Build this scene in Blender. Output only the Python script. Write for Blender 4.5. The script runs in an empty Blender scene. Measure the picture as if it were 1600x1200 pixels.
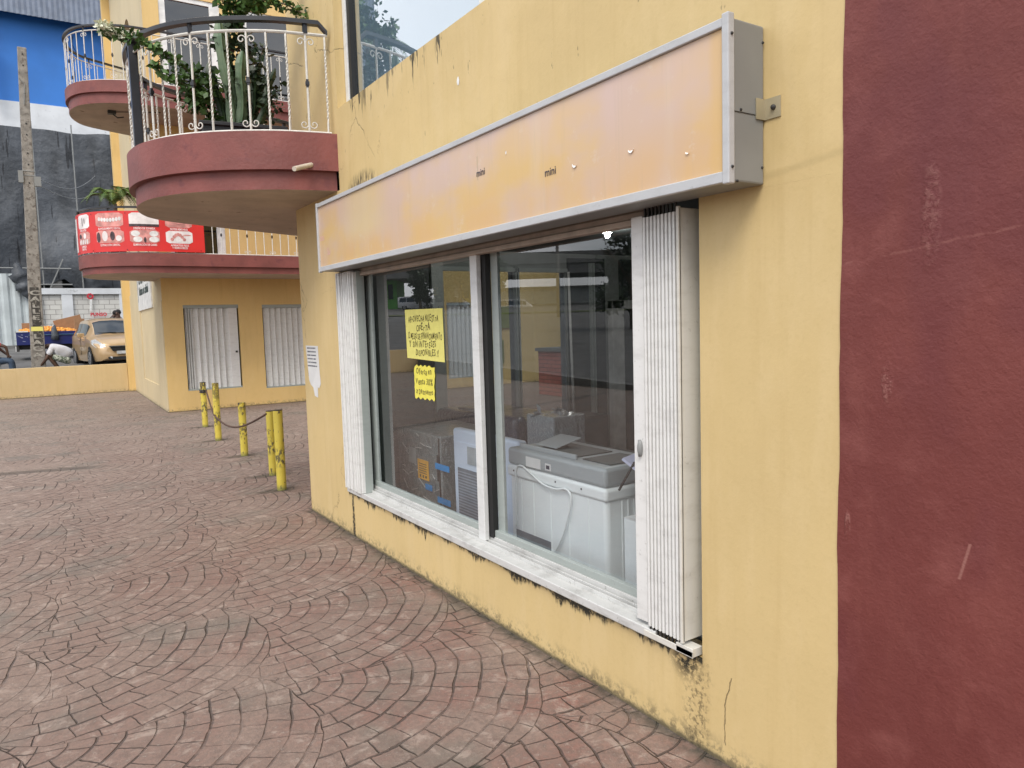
import bpy, bmesh, math, random
from mathutils import Vector, Matrix
from math import sin, cos, pi, radians, sqrt, atan2, hypot
random.seed(7)
scene = bpy.context.scene
COL = scene.collection

# ------------------------------------------------------------ camera
cam = bpy.data.cameras.new("camera"); camo = bpy.data.objects.new("camera", cam); COL.objects.link(camo)
yaw, pit, rol, fpx = radians(33.19201), radians(-4.83508), radians(-1.70058), 1145.083
Fv = Vector((sin(yaw)*cos(pit), cos(yaw)*cos(pit), sin(pit)))
Rv = Vector((cos(yaw), -sin(yaw), 0)); Uv = Rv.cross(Fv)
R2 = Rv*cos(rol)+Uv*sin(rol); U2 = -Rv*sin(rol)+Uv*cos(rol)
m = Matrix((R2, U2, -Fv)).transposed().to_4x4(); m.translation = Vector((0, 0, 1.6))
camo.matrix_world = m
cam.sensor_width = 36; cam.lens = fpx/1600*36; cam.clip_start = .05; cam.clip_end = 2000
scene.camera = camo

# ------------------------------------------------------------ world, sun, exposure
SUN_EL, SUN_AZ = radians(52), radians(226)      # azimuth clockwise from +Y
world = bpy.data.worlds.new("World"); scene.world = world; world.use_nodes = True
wn = world.node_tree; wn.nodes.clear()
wo = wn.nodes.new("ShaderNodeOutputWorld"); bg = wn.nodes.new("ShaderNodeBackground"); bg.inputs[1].default_value = .1
sky = wn.nodes.new("ShaderNodeTexSky"); sky.sky_type = 'NISHITA'; sky.sun_disc = False
sky.sun_elevation = SUN_EL; sky.sun_rotation = SUN_AZ; sky.air_density = 1.0; sky.dust_density = 2.0
tcw = wn.nodes.new("ShaderNodeTexCoord"); mpw = wn.nodes.new("ShaderNodeMapping"); mpw.inputs['Scale'].default_value = (1, 1, 2.6)
nzw = wn.nodes.new("ShaderNodeTexNoise"); nzw.inputs['Scale'].default_value = 2.6; nzw.inputs['Detail'].default_value = 7; nzw.inputs['Roughness'].default_value = .55
rmp = wn.nodes.new("ShaderNodeValToRGB"); rmp.color_ramp.elements[0].position = .40; rmp.color_ramp.elements[1].position = .54
rmp.color_ramp.elements[0].color = (.35, .35, .35, 1); rmp.color_ramp.elements[1].color = (1, 1, 1, 1)
mxw = wn.nodes.new("ShaderNodeMix"); mxw.data_type = 'RGBA'; mxw.inputs[7].default_value = (8.0, 8.15, 8.5, 1)
wn.links.new(tcw.outputs['Generated'], mpw.inputs[0]); wn.links.new(mpw.outputs[0], nzw.inputs[0]); wn.links.new(nzw.outputs[0], rmp.inputs[0])
wn.links.new(rmp.outputs[0], mxw.inputs[0]); wn.links.new(sky.outputs[0], mxw.inputs[6]); wn.links.new(mxw.outputs[2], bg.inputs[0]); wn.links.new(bg.outputs[0], wo.inputs[0])
sun = bpy.data.lights.new("sun", 'SUN'); sun.energy = 1.15; sun.angle = radians(28); sun.color = (1, .95, .87)
suno = bpy.data.objects.new("sun", sun); COL.objects.link(suno)
sd = Vector((sin(SUN_AZ)*cos(SUN_EL), cos(SUN_AZ)*cos(SUN_EL), sin(SUN_EL)))
suno.rotation_euler = sd.to_track_quat('Z', 'Y').to_euler(); suno.location = sd*30+Vector((0, 0, 5))
vs = scene.view_settings; vs.view_transform = 'Standard'; vs.look = 'None'; vs.gamma = 1; vs.exposure = 1.0
scene.cycles.max_bounces = 8; scene.cycles.transparent_max_bounces = 16
scene.cycles.caustics_reflective = False; scene.cycles.caustics_refractive = False
scene.cycles.use_denoising = True; scene.cycles.sample_clamp_indirect = 6

# ------------------------------------------------------------ node expression helper
class S:
    def __init__(s, t, sock): s.t = t; s.k = sock
    def _m(s, op, *o, clamp=False):
        n = s.t.nodes.new("ShaderNodeMath"); n.operation = op; n.use_clamp = clamp
        for i, x in enumerate((s,)+o):
            if isinstance(x, S): s.t.links.new(x.k, n.inputs[i])
            else: n.inputs[i].default_value = x
        return S(s.t, n.outputs[0])
    def __add__(a, b): return a._m('ADD', b)
    __radd__ = __add__
    def __mul__(a, b): return a._m('MULTIPLY', b)
    __rmul__ = __mul__
    def __sub__(a, b): return a._m('SUBTRACT', b)
    def __rsub__(a, b): return (a*-1)+b
    def __truediv__(a, b): return a._m('DIVIDE', b)
    def floor(a): return a._m('FLOOR')
    def fract(a): return a._m('FRACT')
    def abs(a): return a._m('ABSOLUTE')
    def mn(a, b): return a._m('MINIMUM', b)
    def mx(a, b): return a._m('MAXIMUM', b)
    def lt(a, b): return a._m('LESS_THAN', b)
    def gt(a, b): return a._m('GREATER_THAN', b)
    def sq(a): return a*a
    def sqrt(a): return a._m('SQRT')
    def atan2(a, b): return a._m('ARCTAN2', b)
    def clamp(a): return a._m('ADD', 0., clamp=True)
    def ss(a, lo, hi):                       # smoothstep, lo may exceed hi
        n = a.t.nodes.new("ShaderNodeMapRange"); n.interpolation_type = 'SMOOTHSTEP'
        inv = isinstance(lo, (int, float)) and isinstance(hi, (int, float)) and lo > hi
        A, B = (hi, lo) if inv else (lo, hi)
        a.t.links.new(a.k, n.inputs[0])
        for i, x in ((1, A), (2, B)):
            if isinstance(x, S): a.t.links.new(x.k, n.inputs[i])
            else: n.inputs[i].default_value = x
        n.inputs[3].default_value = 1. if inv else 0.; n.inputs[4].default_value = 0. if inv else 1.
        return S(a.t, n.outputs[0])
def mixf(f, a, b): return a+(b-a)*f if isinstance(a, S) else (f*(b-a) if isinstance(b, S) else f*(b-a))+a
class Mat:
    def __init__(s, name, rough=.7, metal=0., spec=.5):
        s.m = bpy.data.materials.new(name); s.m.use_nodes = True; s.t = s.m.node_tree
        s.b = s.t.nodes["Principled BSDF"]; s.b.inputs['Roughness'].default_value = rough
        s.b.inputs['Metallic'].default_value = metal; s.b.inputs['Specular IOR Level'].default_value = spec
        s.h = None
    def pos(s, local=False):
        if local:
            n = s.t.nodes.new("ShaderNodeTexCoord"); o = n.outputs['Object']
        else:
            n = s.t.nodes.new("ShaderNodeNewGeometry"); o = n.outputs['Position']
        x = s.t.nodes.new("ShaderNodeSeparateXYZ"); s.t.links.new(o, x.inputs[0]); s.pv = o
        return [S(s.t, x.outputs[i]) for i in range(3)]
    def vec(s, x, y, z):
        n = s.t.nodes.new("ShaderNodeCombineXYZ")
        for i, v in enumerate((x, y, z)):
            if isinstance(v, S): s.t.links.new(v.k, n.inputs[i])
            else: n.inputs[i].default_value = v
        return n.outputs[0]
    def noise(s, v, scale, detail=4, rough=.55, dist=0.):
        n = s.t.nodes.new("ShaderNodeTexNoise"); n.inputs['Scale'].default_value = scale; n.inputs['Detail'].default_value = detail
        n.inputs['Roughness'].default_value = rough; n.inputs['Distortion'].default_value = dist
        s.t.links.new(v, n.inputs['Vector']); return S(s.t, n.outputs[0])
    def voro(s, v, scale, feature='DISTANCE_TO_EDGE'):
        n = s.t.nodes.new("ShaderNodeTexVoronoi"); n.feature = feature; n.inputs['Scale'].default_value = scale
        s.t.links.new(v, n.inputs['Vector']); return S(s.t, n.outputs[0])
    def white(s, v):
        n = s.t.nodes.new("ShaderNodeTexWhiteNoise"); n.noise_dimensions = '3D'; s.t.links.new(v, n.inputs[0]); return S(s.t, n.outputs[0])
    def rgb(s, c):
        n = s.t.nodes.new("ShaderNodeRGB"); n.outputs[0].default_value = (*c, 1); return n.outputs[0]
    def mix(s, f, a, b, blend='MIX'):
        n = s.t.nodes.new("ShaderNodeMix"); n.data_type = 'RGBA'; n.blend_type = blend
        if isinstance(f, S): s.t.links.new(f.clamp().k, n.inputs[0])
        else: n.inputs[0].default_value = f
        for i, c in ((6, a), (7, b)):
            if isinstance(c, tuple): n.inputs[i].default_value = (*c, 1)
            else: s.t.links.new(c, n.inputs[i])
        return n.outputs[2]
    def out(s, col=None, rough=None, bump=None, dist=.01, strength=1.):
        if col is not None:
            if isinstance(col, tuple): s.b.inputs['Base Color'].default_value = (*col, 1)
            else: s.t.links.new(col, s.b.inputs['Base Color'])
        if rough is not None: s.t.links.new(rough.clamp().k, s.b.inputs['Roughness'])
        if bump is not None:
            n = s.t.nodes.new("ShaderNodeBump"); n.inputs['Distance'].default_value = dist; n.inputs['Strength'].default_value = strength
            s.t.links.new(bump.k, n.inputs['Height']); s.t.links.new(n.outputs[0], s.b.inputs['Normal'])
        return s.m
def simple(name, c, rough=.6, metal=0., var=.15, scale=6., bump=0., local=True, dirt=None, dirtlo=.55, dirthi=.7):
    M = Mat(name, rough, metal); M.pos(local); v = M.pv
    n = M.noise(v, scale, 5)
    col = M.mix(n.ss(.3, .7), tuple(x*(1-var) for x in c), tuple(min(1, x*(1+var)) for x in c))
    if dirt: col = M.mix(M.noise(v, scale*2.3, 6, .65).ss(dirtlo, dirthi), col, dirt)
    return M.out(col, None, M.noise(v, scale*12, 3) if bump else None, bump or .01)

# ------------------------------------------------------------ materials
def mat_pavement():
    M = Mat("stamped_concrete", .6, 0, .35)
    x, y, z = M.pos(); v = M.pv
    nx = M.noise(v, 2.2, 2); ny = M.noise(M.vec(x+31, y+7, 0.), 2.2, 2); nf = M.noise(v, 14, 2)
    xx = x+(nx-.5)*.10+(nf-.5)*.014; yy = y+(ny-.5)*.10+(nf-.5)*.014
    c, s = .66, .751
    V = xx*c-yy*s; U = xx*s+yy*c
    Rr = .70; ring_w = Rr/6.6
    def cand(j):
        off = (j*.5).fract()*2*Rr
        i = ((U-off)/(2*Rr)+.5).floor()
        du = U-(i*(2*Rr)+off); dv = V-j*Rr
        return i, du, dv, (du.sq()+dv.sq()).sqrt()
    j0 = (V/Rr).floor()                       # ceil(V/R-1)
    i0, du0, dv0, d0 = cand(j0); j1 = j0+1; i1, du1, dv1, d1 = cand(j1)
    sel = d0.lt(Rr)
    du = mixf(sel, du1, du0); dv = mixf(sel, dv1, dv0)+Rr*.62; edge = (mixf(sel, d1, d0)-Rr).abs(); ii = mixf(sel, i1, i0); jj = mixf(sel, j1, j0)
    r = (du.sq()+dv.sq()).sqrt()
    ring = (r/ring_w).floor(); fr = r-ring*ring_w
    dr = fr.mn(ring_w-fr)
    n = ((ring+.5)*(2*pi*ring_w/.135)).floor()+2
    h = M.white(M.vec(ring, ii, jj))
    t = du.atan2(dv)/(2*pi)*n+h
    ft = t.fract(); da = ft.mn(1-ft)/n*(2*pi)*r
    d = dr.mn(da*1.5+.0006).mn(edge)
    nw = M.noise(v, 5, 3); wdt = .0022+nw.ss(.35, .75)*.0045
    near = M.noise(v, 1.1, 3)
    joint = 1-d.ss(wdt*.4, wdt+.003)
    joint = joint*(.28+M.noise(v, 2.2, 5, .65).ss(.36, .56)*.72)
    joint = joint*(.45+M.noise(v, 17, 4, .7).ss(.36, .52)*.55)
    idr = M.white(M.vec((t.floor()+ring*13.7)*.37, ii+.5, jj+.3))
    big = M.noise(v, .55, 5, .6); mid = M.noise(v, 2.3, 6, .65); fine = M.noise(v, 38, 5, .7); grit = M.noise(v, 150, 3, .7)
    col = M.mix(big.ss(.34, .66), (.268, .196, .160), (.218, .140, .114))
    col = M.mix(idr*.30, col, (.30, .226, .188))
    # redder, less worn colour close to the shop wall and towards the camera end
    redz = (x.ss(-.4, 1.9)*y.ss(9., 2.5))
    red = (redz*.62+.10)*mid.ss(.38, .70)
    col = M.mix(red*.85, col, (.235, .085, .066))
    col = M.mix(M.noise(v, 5.5, 5, .7).ss(.62, .72)*(redz*.8+.12)*.75, col, (.27, .06, .045))
    # worn grey-buff plaza further out and to the left
    col = M.mix((y.ss(5.0, 17.)*.62+x.ss(.8, -1.2)*.28)*(.55+M.noise(v, .9, 5).ss(.3, .7)*.45), col, (.34, .285, .235))
    # grey-green damp film
    col = M.mix(M.noise(v, 1.35, 6, .62).ss(.50, .66)*.62, col, (.175, .165, .138))
    col = M.mix(M.noise(v, 3.7, 6, .7).ss(.58, .7)*.35, col, (.13, .125, .105))
    col = M.mix(fine.ss(.40, .60)*.45, col, (.15, .115, .098))
    col = M.mix(M.noise(v, 11, 6, .75).ss(.50, .64)*.60, col, (.155, .112, .094))
    col = M.mix(M.noise(v, 8.3, 6, .75, .5).ss(.52, .66)*.55, col, (.41, .33, .28))
    col = M.mix(fine.ss(.58, .72)*.5, col, (.44, .38, .33))
    col = M.mix(joint*.80, col, (.070, .054, .046))
    # blackish grime beside walls and round the posts
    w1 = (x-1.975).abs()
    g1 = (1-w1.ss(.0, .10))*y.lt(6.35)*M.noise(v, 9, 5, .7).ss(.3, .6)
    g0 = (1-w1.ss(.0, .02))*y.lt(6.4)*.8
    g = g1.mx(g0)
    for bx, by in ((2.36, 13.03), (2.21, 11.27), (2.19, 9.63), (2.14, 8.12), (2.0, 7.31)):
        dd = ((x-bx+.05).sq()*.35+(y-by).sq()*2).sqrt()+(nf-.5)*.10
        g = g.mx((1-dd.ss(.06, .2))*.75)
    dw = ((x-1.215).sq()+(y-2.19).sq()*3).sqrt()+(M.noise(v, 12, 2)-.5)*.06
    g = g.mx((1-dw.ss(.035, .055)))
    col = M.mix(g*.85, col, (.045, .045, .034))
    # crack with a broken lip across the plaza
    cl = (y-(10.42-(x+.4)*.30)+(nx-.5)*.15).abs()
    lip = (1-cl.ss(.05, .15))*x.ss(.95, .3)
    col = M.mix(lip*.75, col, (.10, .08, .065))
    rough = .72-M.noise(v, 1.35, 6, .62).ss(.5, .68)*.22+fine*.12
    hgt = fine*.0035+grit*.0018+M.noise(v, 11, 6, .75)*.006+mid*.004-joint*.010+idr*.003-lip*.02
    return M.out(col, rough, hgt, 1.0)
def mat_wall(name, base, shopwall=False, sc=1.):
    M = Mat(name, .62, 0, .35)
    x, y, z = M.pos(); v = M.pv
    big = M.noise(v, .8, 4); mid = M.noise(v, 5, 5, .6); fine = M.noise(v, 60, 4, .6)
    col = M.mix(big.ss(.3, .7), tuple(k*.93 for k in base), tuple(min(1, k*1.05) for k in base))
    col = M.mix(mid.ss(.5, .8)*.25, col, tuple(k*q for k, q in zip(base, (.88, .85, .78))))
    stre = M.noise(M.vec(x*14, y*14, z*.7), 1., 4, .6)
    roll = M.noise(M.vec(x*3, y*3, z*.9), 1.7, 5, .65)
    col = M.mix(roll.ss(.46, .62)*.30, col, tuple(min(1, k*q) for k, q in zip(base, (1.06, 1.09, 1.22))))
    col = M.mix(fine.ss(.5, .72)*.18, col, tuple(k*q for k, q in zip(base, (.78, .76, .70))))
    col = M.mix(stre.ss(.52, .75)*.30, col, tuple(k*q for k, q in zip(base, (.80, .76, .68))))
    # splash dirt low down
    sp = M.noise(v, 22, 5, .7)
    low = (1-z.ss(0., .11))*sp.ss(.45, .62)*.8
    low = low.mx((1-(z+(sp-.5)*.05).ss(.005, .028))*.9)
    col = M.mix(low, col, (.10, .085, .055))
    hgt = fine*.0007+mid*.002+big*.003
    if shopwall:
        s1 = M.noise(M.vec(x, y*26, z*3), 1., 4, .7); s2 = M.noise(M.vec(x, y*7+3, z*2), 1., 3, .6); s3 = M.noise(v, 45, 4, .75)
        front = x.lt(1.99)
        inwin = (y.gt(1.8)*y.lt(5.36))
        depth = .352-z                                       # distance below the sill
        ln = .016+s2.ss(.35, .65)*.055*(.2+s1.ss(.30, .60))+s2.ss(.50, .68)*s1.ss(.5, .7)*.10
        mould = (1-depth.ss(ln*.6, ln+.012))*depth.gt(-.03)*inwin
        mould = (mould*(.45+s3.ss(.36, .52)*.7))
        rc = ((y-1.88).sq()*1.3+(z-.33).sq()).sqrt()+(s3-.5)*.08
        mould = mould.mx((1-rc.ss(.03, .13))*z.lt(.37)*s3.ss(.38, .55)*1.1)
        lc = (y-5.28).abs()+(M.noise(v, 14, 3)-.5)*.05
        mould = mould.mx((1-lc.ss(.008, .035))*z.lt(.36)*(.5+s3.ss(.4, .6)))
        rc2 = (y-1.83).abs()+(M.noise(v, 9, 3)-.5)*.06
        mould = mould.mx((1-rc2.ss(.02, .09))*z.lt(.35)*s3.ss(.47, .62)*.65)
        # black runs below the upper window
        up = 3.17-z
        lu = s1.ss(.48, .68)*.26
        runs = (1-up.ss(lu*.3, lu+.004))*up.gt(-.01)*y.gt(3.55)*y.lt(5.0)*M.noise(M.vec(x, y*3+9, 0.), 1., 2).ss(.42, .52)*s1.ss(.50, .56)
        mould = mould.mx(runs)
        # fungus patch where the balcony meets the wall, above the sign
        fg = ((y-4.82).abs()/.32).sq()+((z-2.56)/.12).sq()
        fs = M.noise(M.vec(x, y*40, z*8), 1., 3, .7)
        mould = mould.mx((1-fg.ss(.1, 1.0+0.0))*fs.ss(.38, .62)*.95)
        # small specks and hairlines on the upper wall
        sp2 = M.noise(M.vec(x, y*17, z*6+4), 1., 4, .7)
        mould = mould.mx(sp2.ss(.66, .69)*z.gt(2.5)*.5)
        col = M.mix(mould*front*.93, col, (.035, .032, .022))
        ck = M.voro(M.vec(x, y+mid*.35, z+mid*.25), 1.15); ckm = M.noise(v, 1.3, 3).ss(.50, .58)
        crack = (1-ck.ss(.0012, .0045))*ckm*(z.gt(2.0).mx(y.gt(5.4)))
        c2 = (y-(1.70+(mid-.5)*.10-(z-.1)*.12)).abs(); crack = crack.mx((1-c2.ss(.001, .0035))*z.lt(.33)*z.gt(.07))
        col = M.mix(crack*.7, col, (.22, .16, .08))
        # long repair seam running from the sign to the red paint
        sm = (z-(2.035+(1.5-y)*.085+(mid-.5)*.02)).abs()
        col = M.mix((1-sm.ss(.002, .018))*y.lt(1.56)*.45*front, col, tuple(k*q for k, q in zip(base, (.74, .74, .72))))
        pt = M.noise(v, 2.1, 3, .4)
        col = M.mix(pt.ss(.58, .62)*z.gt(2.05)*.25, col, tuple(min(1, k*q) for k, q in zip(base, (1.08, 1.1, 1.2))))
        hgt = hgt-crack*.004-mould*.001+M.voro(v, 9, 'SMOOTH_F1')*.002*z.gt(2.0)
    return M.out(col, None, hgt, sc)
def mat_red_wall():
    M = Mat("dark_red_paint", .48, 0, .4); x, y, z = M.pos(); v = M.pv
    b = M.noise(v, 1.4, 5, .6); m_ = M.noise(v, 7, 5, .6); f = M.noise(v, 55, 4, .65)
    col = M.mix(b.ss(.3, .7), (.146, .034, .029), (.188, .048, .040))
    col = M.mix(m_.ss(.5, .75)*.35, col, (.27, .09, .077))
    dp = M.noise(M.vec(x, y*1.6, z*.9+7), 1.2, 3).ss(.55, .62)
    col = M.mix(dp*.35, col, (.135, .032, .036))
    pe = M.noise(M.vec(x, y*16, z*5), 1., 5, .7)
    blot = (1-(((y-1.009).abs()/.028).sq()+((z-1.85)/.15).sq()).ss(.3, 1.2)).mx(1-(((y-1.12).abs()/.018).sq()+((z-1.41)/.065).sq()).ss(.3, 1.2))
    blot = blot.mx(1-(((y-1.233).abs()/.010).sq()+((z-.975)/.045).sq()).ss(.3, 1.2))
    chip = blot*f.ss(.48, .62)*.38
    chip = chip.mx(pe.ss(.69, .71)*.55)
    col = M.mix(chip, col, (.40, .20, .165))
    ck = M.voro(M.vec(x, y+m_*.3, z+m_*.3), 1.9); cr = (1-ck.ss(.001, .004))*M.noise(v, 2.2, 2).ss(.52, .58)
    cr = cr*z.lt(1.6)
    col = M.mix(cr*.35, col, (.10, .03, .028)); col = M.mix(M.noise(M.vec(x, y*2, z*.5), 4., 5, .7).ss(.50, .68)*.22, col, (.24, .075, .06))
    ds = (((y-.99).abs()/.09).sq()+((z-1.82)/.42).sq()).ss(.35, 1.3)
    col = M.mix((1-ds)*.45, col, (.125, .028, .030))
    sc_ = (y-(.905+(.965-z)*.25)).abs(); col = M.mix((1-sc_.ss(.001, .006))*z.gt(.90)*z.lt(1.0)*.55, col, (.36, .17, .14))
    ln = (z-(1.735+(1.25-y)*.13+(m_-.5)*.02)).abs()
    col = M.mix((1-ln.ss(.0015, .005))*M.noise(v, 30, 3).ss(.4, .55)*.35, col, (.30, .12, .10))
    return M.out(col, .5+f*.14, f*.0012+m_*.003+M.noise(v, 22, 4, .6)*.0025+M.noise(v, 110, 3)*.0008+b*.005-cr*.003+blot*f*.003, 1.0)
def mat_sign_face():
    M = Mat("patched_sign_sheet", .3, 0, .5); x, y, z = M.pos(); v = M.pv
    n1 = M.noise(M.vec(x, y*1.2, z*2.4+3), 1.5, 4, .5); n2 = M.noise(M.vec(x, y*3.1+5, z*1.2), 1.2, 3, .5); n3 = M.noise(M.vec(x, y*6, z*.8), 1., 3)
    col = M.mix(n1.ss(.36, .62), (.66, .445, .175), (.60, .43, .32))
    col = M.mix(((z-2.24)*3.2).ss(-.35, .8)*.5+n2.ss(.45, .7)*.35-.15, col, (.62, .465, .44))
    col = M.mix((1-z.ss(2.06, 2.30))*n2.ss(.35, .6)*.75, col, (.66, .41, .16))
    col = M.mix(n3.ss(.55, .72)*.3, col, (.66, .53, .40))
    col = M.mix(((y-4.45).abs()).ss(.5, .1)*z.ss(2.12, 2.24)*.65, col, (.66, .52, .27))
    cr = (y-3.02).abs()
    col = M.mix((1-cr.ss(.001, .006))*z.gt(2.27)*z.lt(2.38)*.5, col, (.30, .24, .13))
    dr_ = M.noise(M.vec(x, y*30, z*1.5), 1., 4, .7); gh = M.noise(v, 9, 5, .75)
    col = M.mix(dr_.ss(.55, .75)*.22, col, (.42, .33, .22))
    col = M.mix(gh.ss(.60, .70)*.25, col, (.70, .62, .52))
    col = M.mix((1-((y-1.575).abs()).ss(.01, .05))*.6, col, (.66, .43, .16))
    return M.out(col, None, n2*.002, 1.)
def mat_bollard():
    M = Mat("chipped_yellow_paint", .45); x, y, z = M.pos(True); v = M.pv
    oi = M.t.nodes.new("ShaderNodeObjectInfo"); rnd = S(M.t, oi.outputs['Random'])
    vv = M.vec(x+rnd*9, y+rnd*5, z*.6); n = M.noise(vv, 19, 4, .6); g = M.noise(vv, 60, 3)
    col = M.mix(M.noise(vv, 6, 3).ss(.3, .7), (.58, .46, .06), (.66, .54, .09))
    col = M.mix(n.ss(.60, .64)*.9, col, (.13, .10, .045))
    top = z.ss(.50, .68)*(M.noise(vv, 27, 4, .7).ss(.42, .52))*rnd.ss(.2, .6)
    col = M.mix(top, col, (.06, .045, .035))
    band = (1-((z-.33).abs()).ss(.05, .12))*M.noise(vv, 33, 4, .6).ss(.48, .54)*.9
    col = M.mix(band, col, (.10, .085, .05))
    col = M.mix((1-z.ss(.0, .07))*.8, col, (.13, .15, .06))
    return M.out(col, None, n*.002+g*.0005, 1.)
def mat_aluminium(name, c=(.70, .71, .70), dirt=(.30, .29, .26), amt=.5):
    M = Mat(name, .38, 0., .5); x, y, z = M.pos(True); v = M.pv
    n = M.noise(M.vec(x*3, y*3, z*9), 2.5, 5, .65); s_ = M.noise(M.vec(x*60, y*60, z*2), 1., 3)
    col = M.mix(n.ss(.45, .75)*amt, c, tuple((a+b)/2 for a, b in zip(c, dirt)))
    col = M.mix(M.noise(v, 40, 4, .75).ss(.62, .72)*amt, col, dirt)
    return M.out(col, .3+n*.25, s_*.0006, 1.)
def mat_glass(name, boost=1.6, base=.03, tint=(.86, .90, .88), refl=(1, 1, 1), rough=0.):
    m_ = bpy.data.materials.new(name); m_.use_nodes = True; t = m_.node_tree; t.nodes.clear()
    o = t.nodes.new("ShaderNodeOutputMaterial"); mx = t.nodes.new("ShaderNodeMixShader"); tr = t.nodes.new("ShaderNodeBsdfTransparent")
    g = t.nodes.new("ShaderNodeBsdfGlossy"); g.inputs['Roughness'].default_value = rough; g.inputs[0].default_value = (*refl, 1); tr.inputs[0].default_value = (*tint, 1)
    ge = t.nodes.new("ShaderNodeNewGeometry"); vd = t.nodes.new("ShaderNodeVectorMath"); vd.operation = 'DOT_PRODUCT'
    t.links.new(ge.outputs['Incoming'], vd.inputs[0]); t.links.new(ge.outputs['Normal'], vd.inputs[1])
    c_ = 1-S(t, vd.outputs['Value']).abs(); a = (c_*c_*c_*c_*c_*.95+.05)*boost+base      # Schlick, same from both sides
    t.links.new(a.clamp().k, mx.inputs[0]); t.links.new(tr.outputs[0], mx.inputs[1]); t.links.new(g.outputs[0], mx.inputs[2]); t.links.new(mx.outputs[0], o.inputs[0])
    return m_
def mat_tarp():
    M = Mat("black_debris_netting", .55, 0, .4); x, y, z = M.pos(); v = M.pv
    n = M.noise(M.vec(x*.8, y, z*.35), 1.0, 4, .5); f = M.noise(v, 5, 4)
    col = M.mix(n.ss(.35, .7), (.038, .043, .050), (.100, .110, .125))
    col = M.mix(M.noise(M.vec(x*3.5+5, y, z*.30), 1.2, 3, .5).ss(.64, .67)*.85, col, (.012, .013, .016))
    return M.out(col, None, n*.2+f*.04, 1.)
def mat_blockwall():
    M = Mat("painted_block_wall", .85); x, y, z = M.pos(); v = M.pv
    br = M.t.nodes.new("ShaderNodeTexBrick"); br.offset = .5; br.inputs['Scale'].default_value = 1.; br.inputs['Brick Width'].default_value = .42; br.inputs['Row Height'].default_value = .21
    br.inputs['Mortar Size'].default_value = .012; br.inputs['Color1'].default_value = (.62, .61, .57, 1); br.inputs['Color2'].default_value = (.54, .53, .50, 1); br.inputs['Mortar'].default_value = (.27, .25, .23, 1)
    M.t.links.new(M.vec(x, z, 0.), br.inputs[0])
    col = M.mix(M.noise(v, 2, 5, .7).ss(.5, .7)*.5, br.outputs[0], (.70, .70, .67))
    col = M.mix(M.noise(v, 5, 5, .7).ss(.6, .75)*.5, col, (.2, .2, .18))
    return M.out(col)
def mat_brick():
    M = Mat("red_brick", .8); x, y, z = M.pos(True)
    br = M.t.nodes.new("ShaderNodeTexBrick"); br.offset = .5; br.inputs['Scale'].default_value = 1.; br.inputs['Brick Width'].default_value = .30; br.inputs['Row Height'].default_value = .085
    br.inputs['Mortar Size'].default_value = .008; br.inputs['Color1'].default_value = (.48, .15, .11, 1); br.inputs['Color2'].default_value = (.40, .115, .09, 1); br.inputs['Mortar'].default_value = (.15, .07, .06, 1)
    M.t.links.new(M.vec(x+y, z, 0.), br.inputs[0]); return M.out(br.outputs[0])
def mat_plastic_wrap(name, c, rough=.25):
    M = Mat(name, rough, 0, .6); x, y, z = M.pos(True); v = M.pv
    n = M.noise(M.vec(x*5, y*5, z*3+x*4), 2.2, 4, .6, 1.2)
    w = (n*14).fract(); w = (w-.5).abs()
    col = M.mix(w.ss(.0, .12), tuple(min(1, k*1.9+.06) for k in c), c)
    M.b.inputs['Coat Weight'].default_value = .6; M.b.inputs['Coat Roughness'].default_value = .12
    return M.out(col, None, n*.03, 1.)
def mat_leaf(name, a, b):
    M = Mat(name, .5); M.pos(); oi = M.noise(M.pv, 9, 3)
    M.b.inputs['Subsurface Weight'].default_value = 0.
    return M.out(M.mix(oi.ss(.35, .65), a, b))

YEL = (.65, .490, .235); RED = (.205, .060, .051)
mPave = mat_pavement(); mShop = mat_wall("cream_yellow_plaster", YEL, True); mWall = mat_wall("yellow_plaster", (.74, .52, .215))
mSide = mat_wall("pale_cream_plaster", (.64, .53, .33)); mLow = mat_wall("low_wall_plaster", (.62, .47, .25))
mRedW = mat_red_wall(); mSign = mat_sign_face(); mBoll = mat_bollard()
mBalR = simple("balcony_red_paint", RED, .55, 0, .16, 3, .003, False, dirt=(.16, .045, .045), dirtlo=.55, dirthi=.72)
mUnder = simple("raw_slab_underside", (.44, .36, .29), .85, 0, .12, 3, .004, False, dirt=(.18, .13, .09), dirtlo=.62, dirthi=.72)
mAlu = mat_aluminium("white_aluminium"); mAluD = mat_aluminium("grimy_sill_aluminium", (.60, .60, .58), (.16, .15, .13), .75)
mAluB = mat_aluminium("beige_aluminium", (.66, .64, .58), (.3, .26, .2), .5); mAluT = simple("tan_header_rail", (.44, .365, .30), .5, 0, .15, 8)
mFrameS = mat_aluminium("dull_sign_frame", (.50, .51, .52), (.26, .26, .25), .5); mAluG = mat_aluminium("grey_green_aluminium", (.36, .40, .38), (.2, .22, .21), .5)
mShut = mat_aluminium("white_shutter_slat", (.74, .74, .72), (.34, .33, .31), .5)
mGrey = simple("grey_sheet_metal", (.235, .24, .235), .45, 0, .08, 3, 0, True, dirt=(.45, .40, .30), dirtlo=.72, dirthi=.75)
mDarkM = simple("dark_metal", (.03, .028, .026), .5); mBlack = simple("black_rubber", (.012, .012, .012), .6)
mRustW = simple("weathered_white_iron", (.66, .64, .59), .5, 0, .1, 25, 0, True, dirt=(.28, .19, .12), dirtlo=.68, dirthi=.74)
mRail = simple("black_handrail_paint", (.022, .023, .027), .35)
mGlass = mat_glass("shop_glass", 1.8, .045, (.94, .97, .985)); mGlassR = mat_glass("rear_shop_glass", .6, 0., (.30, .335, .36))
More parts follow.
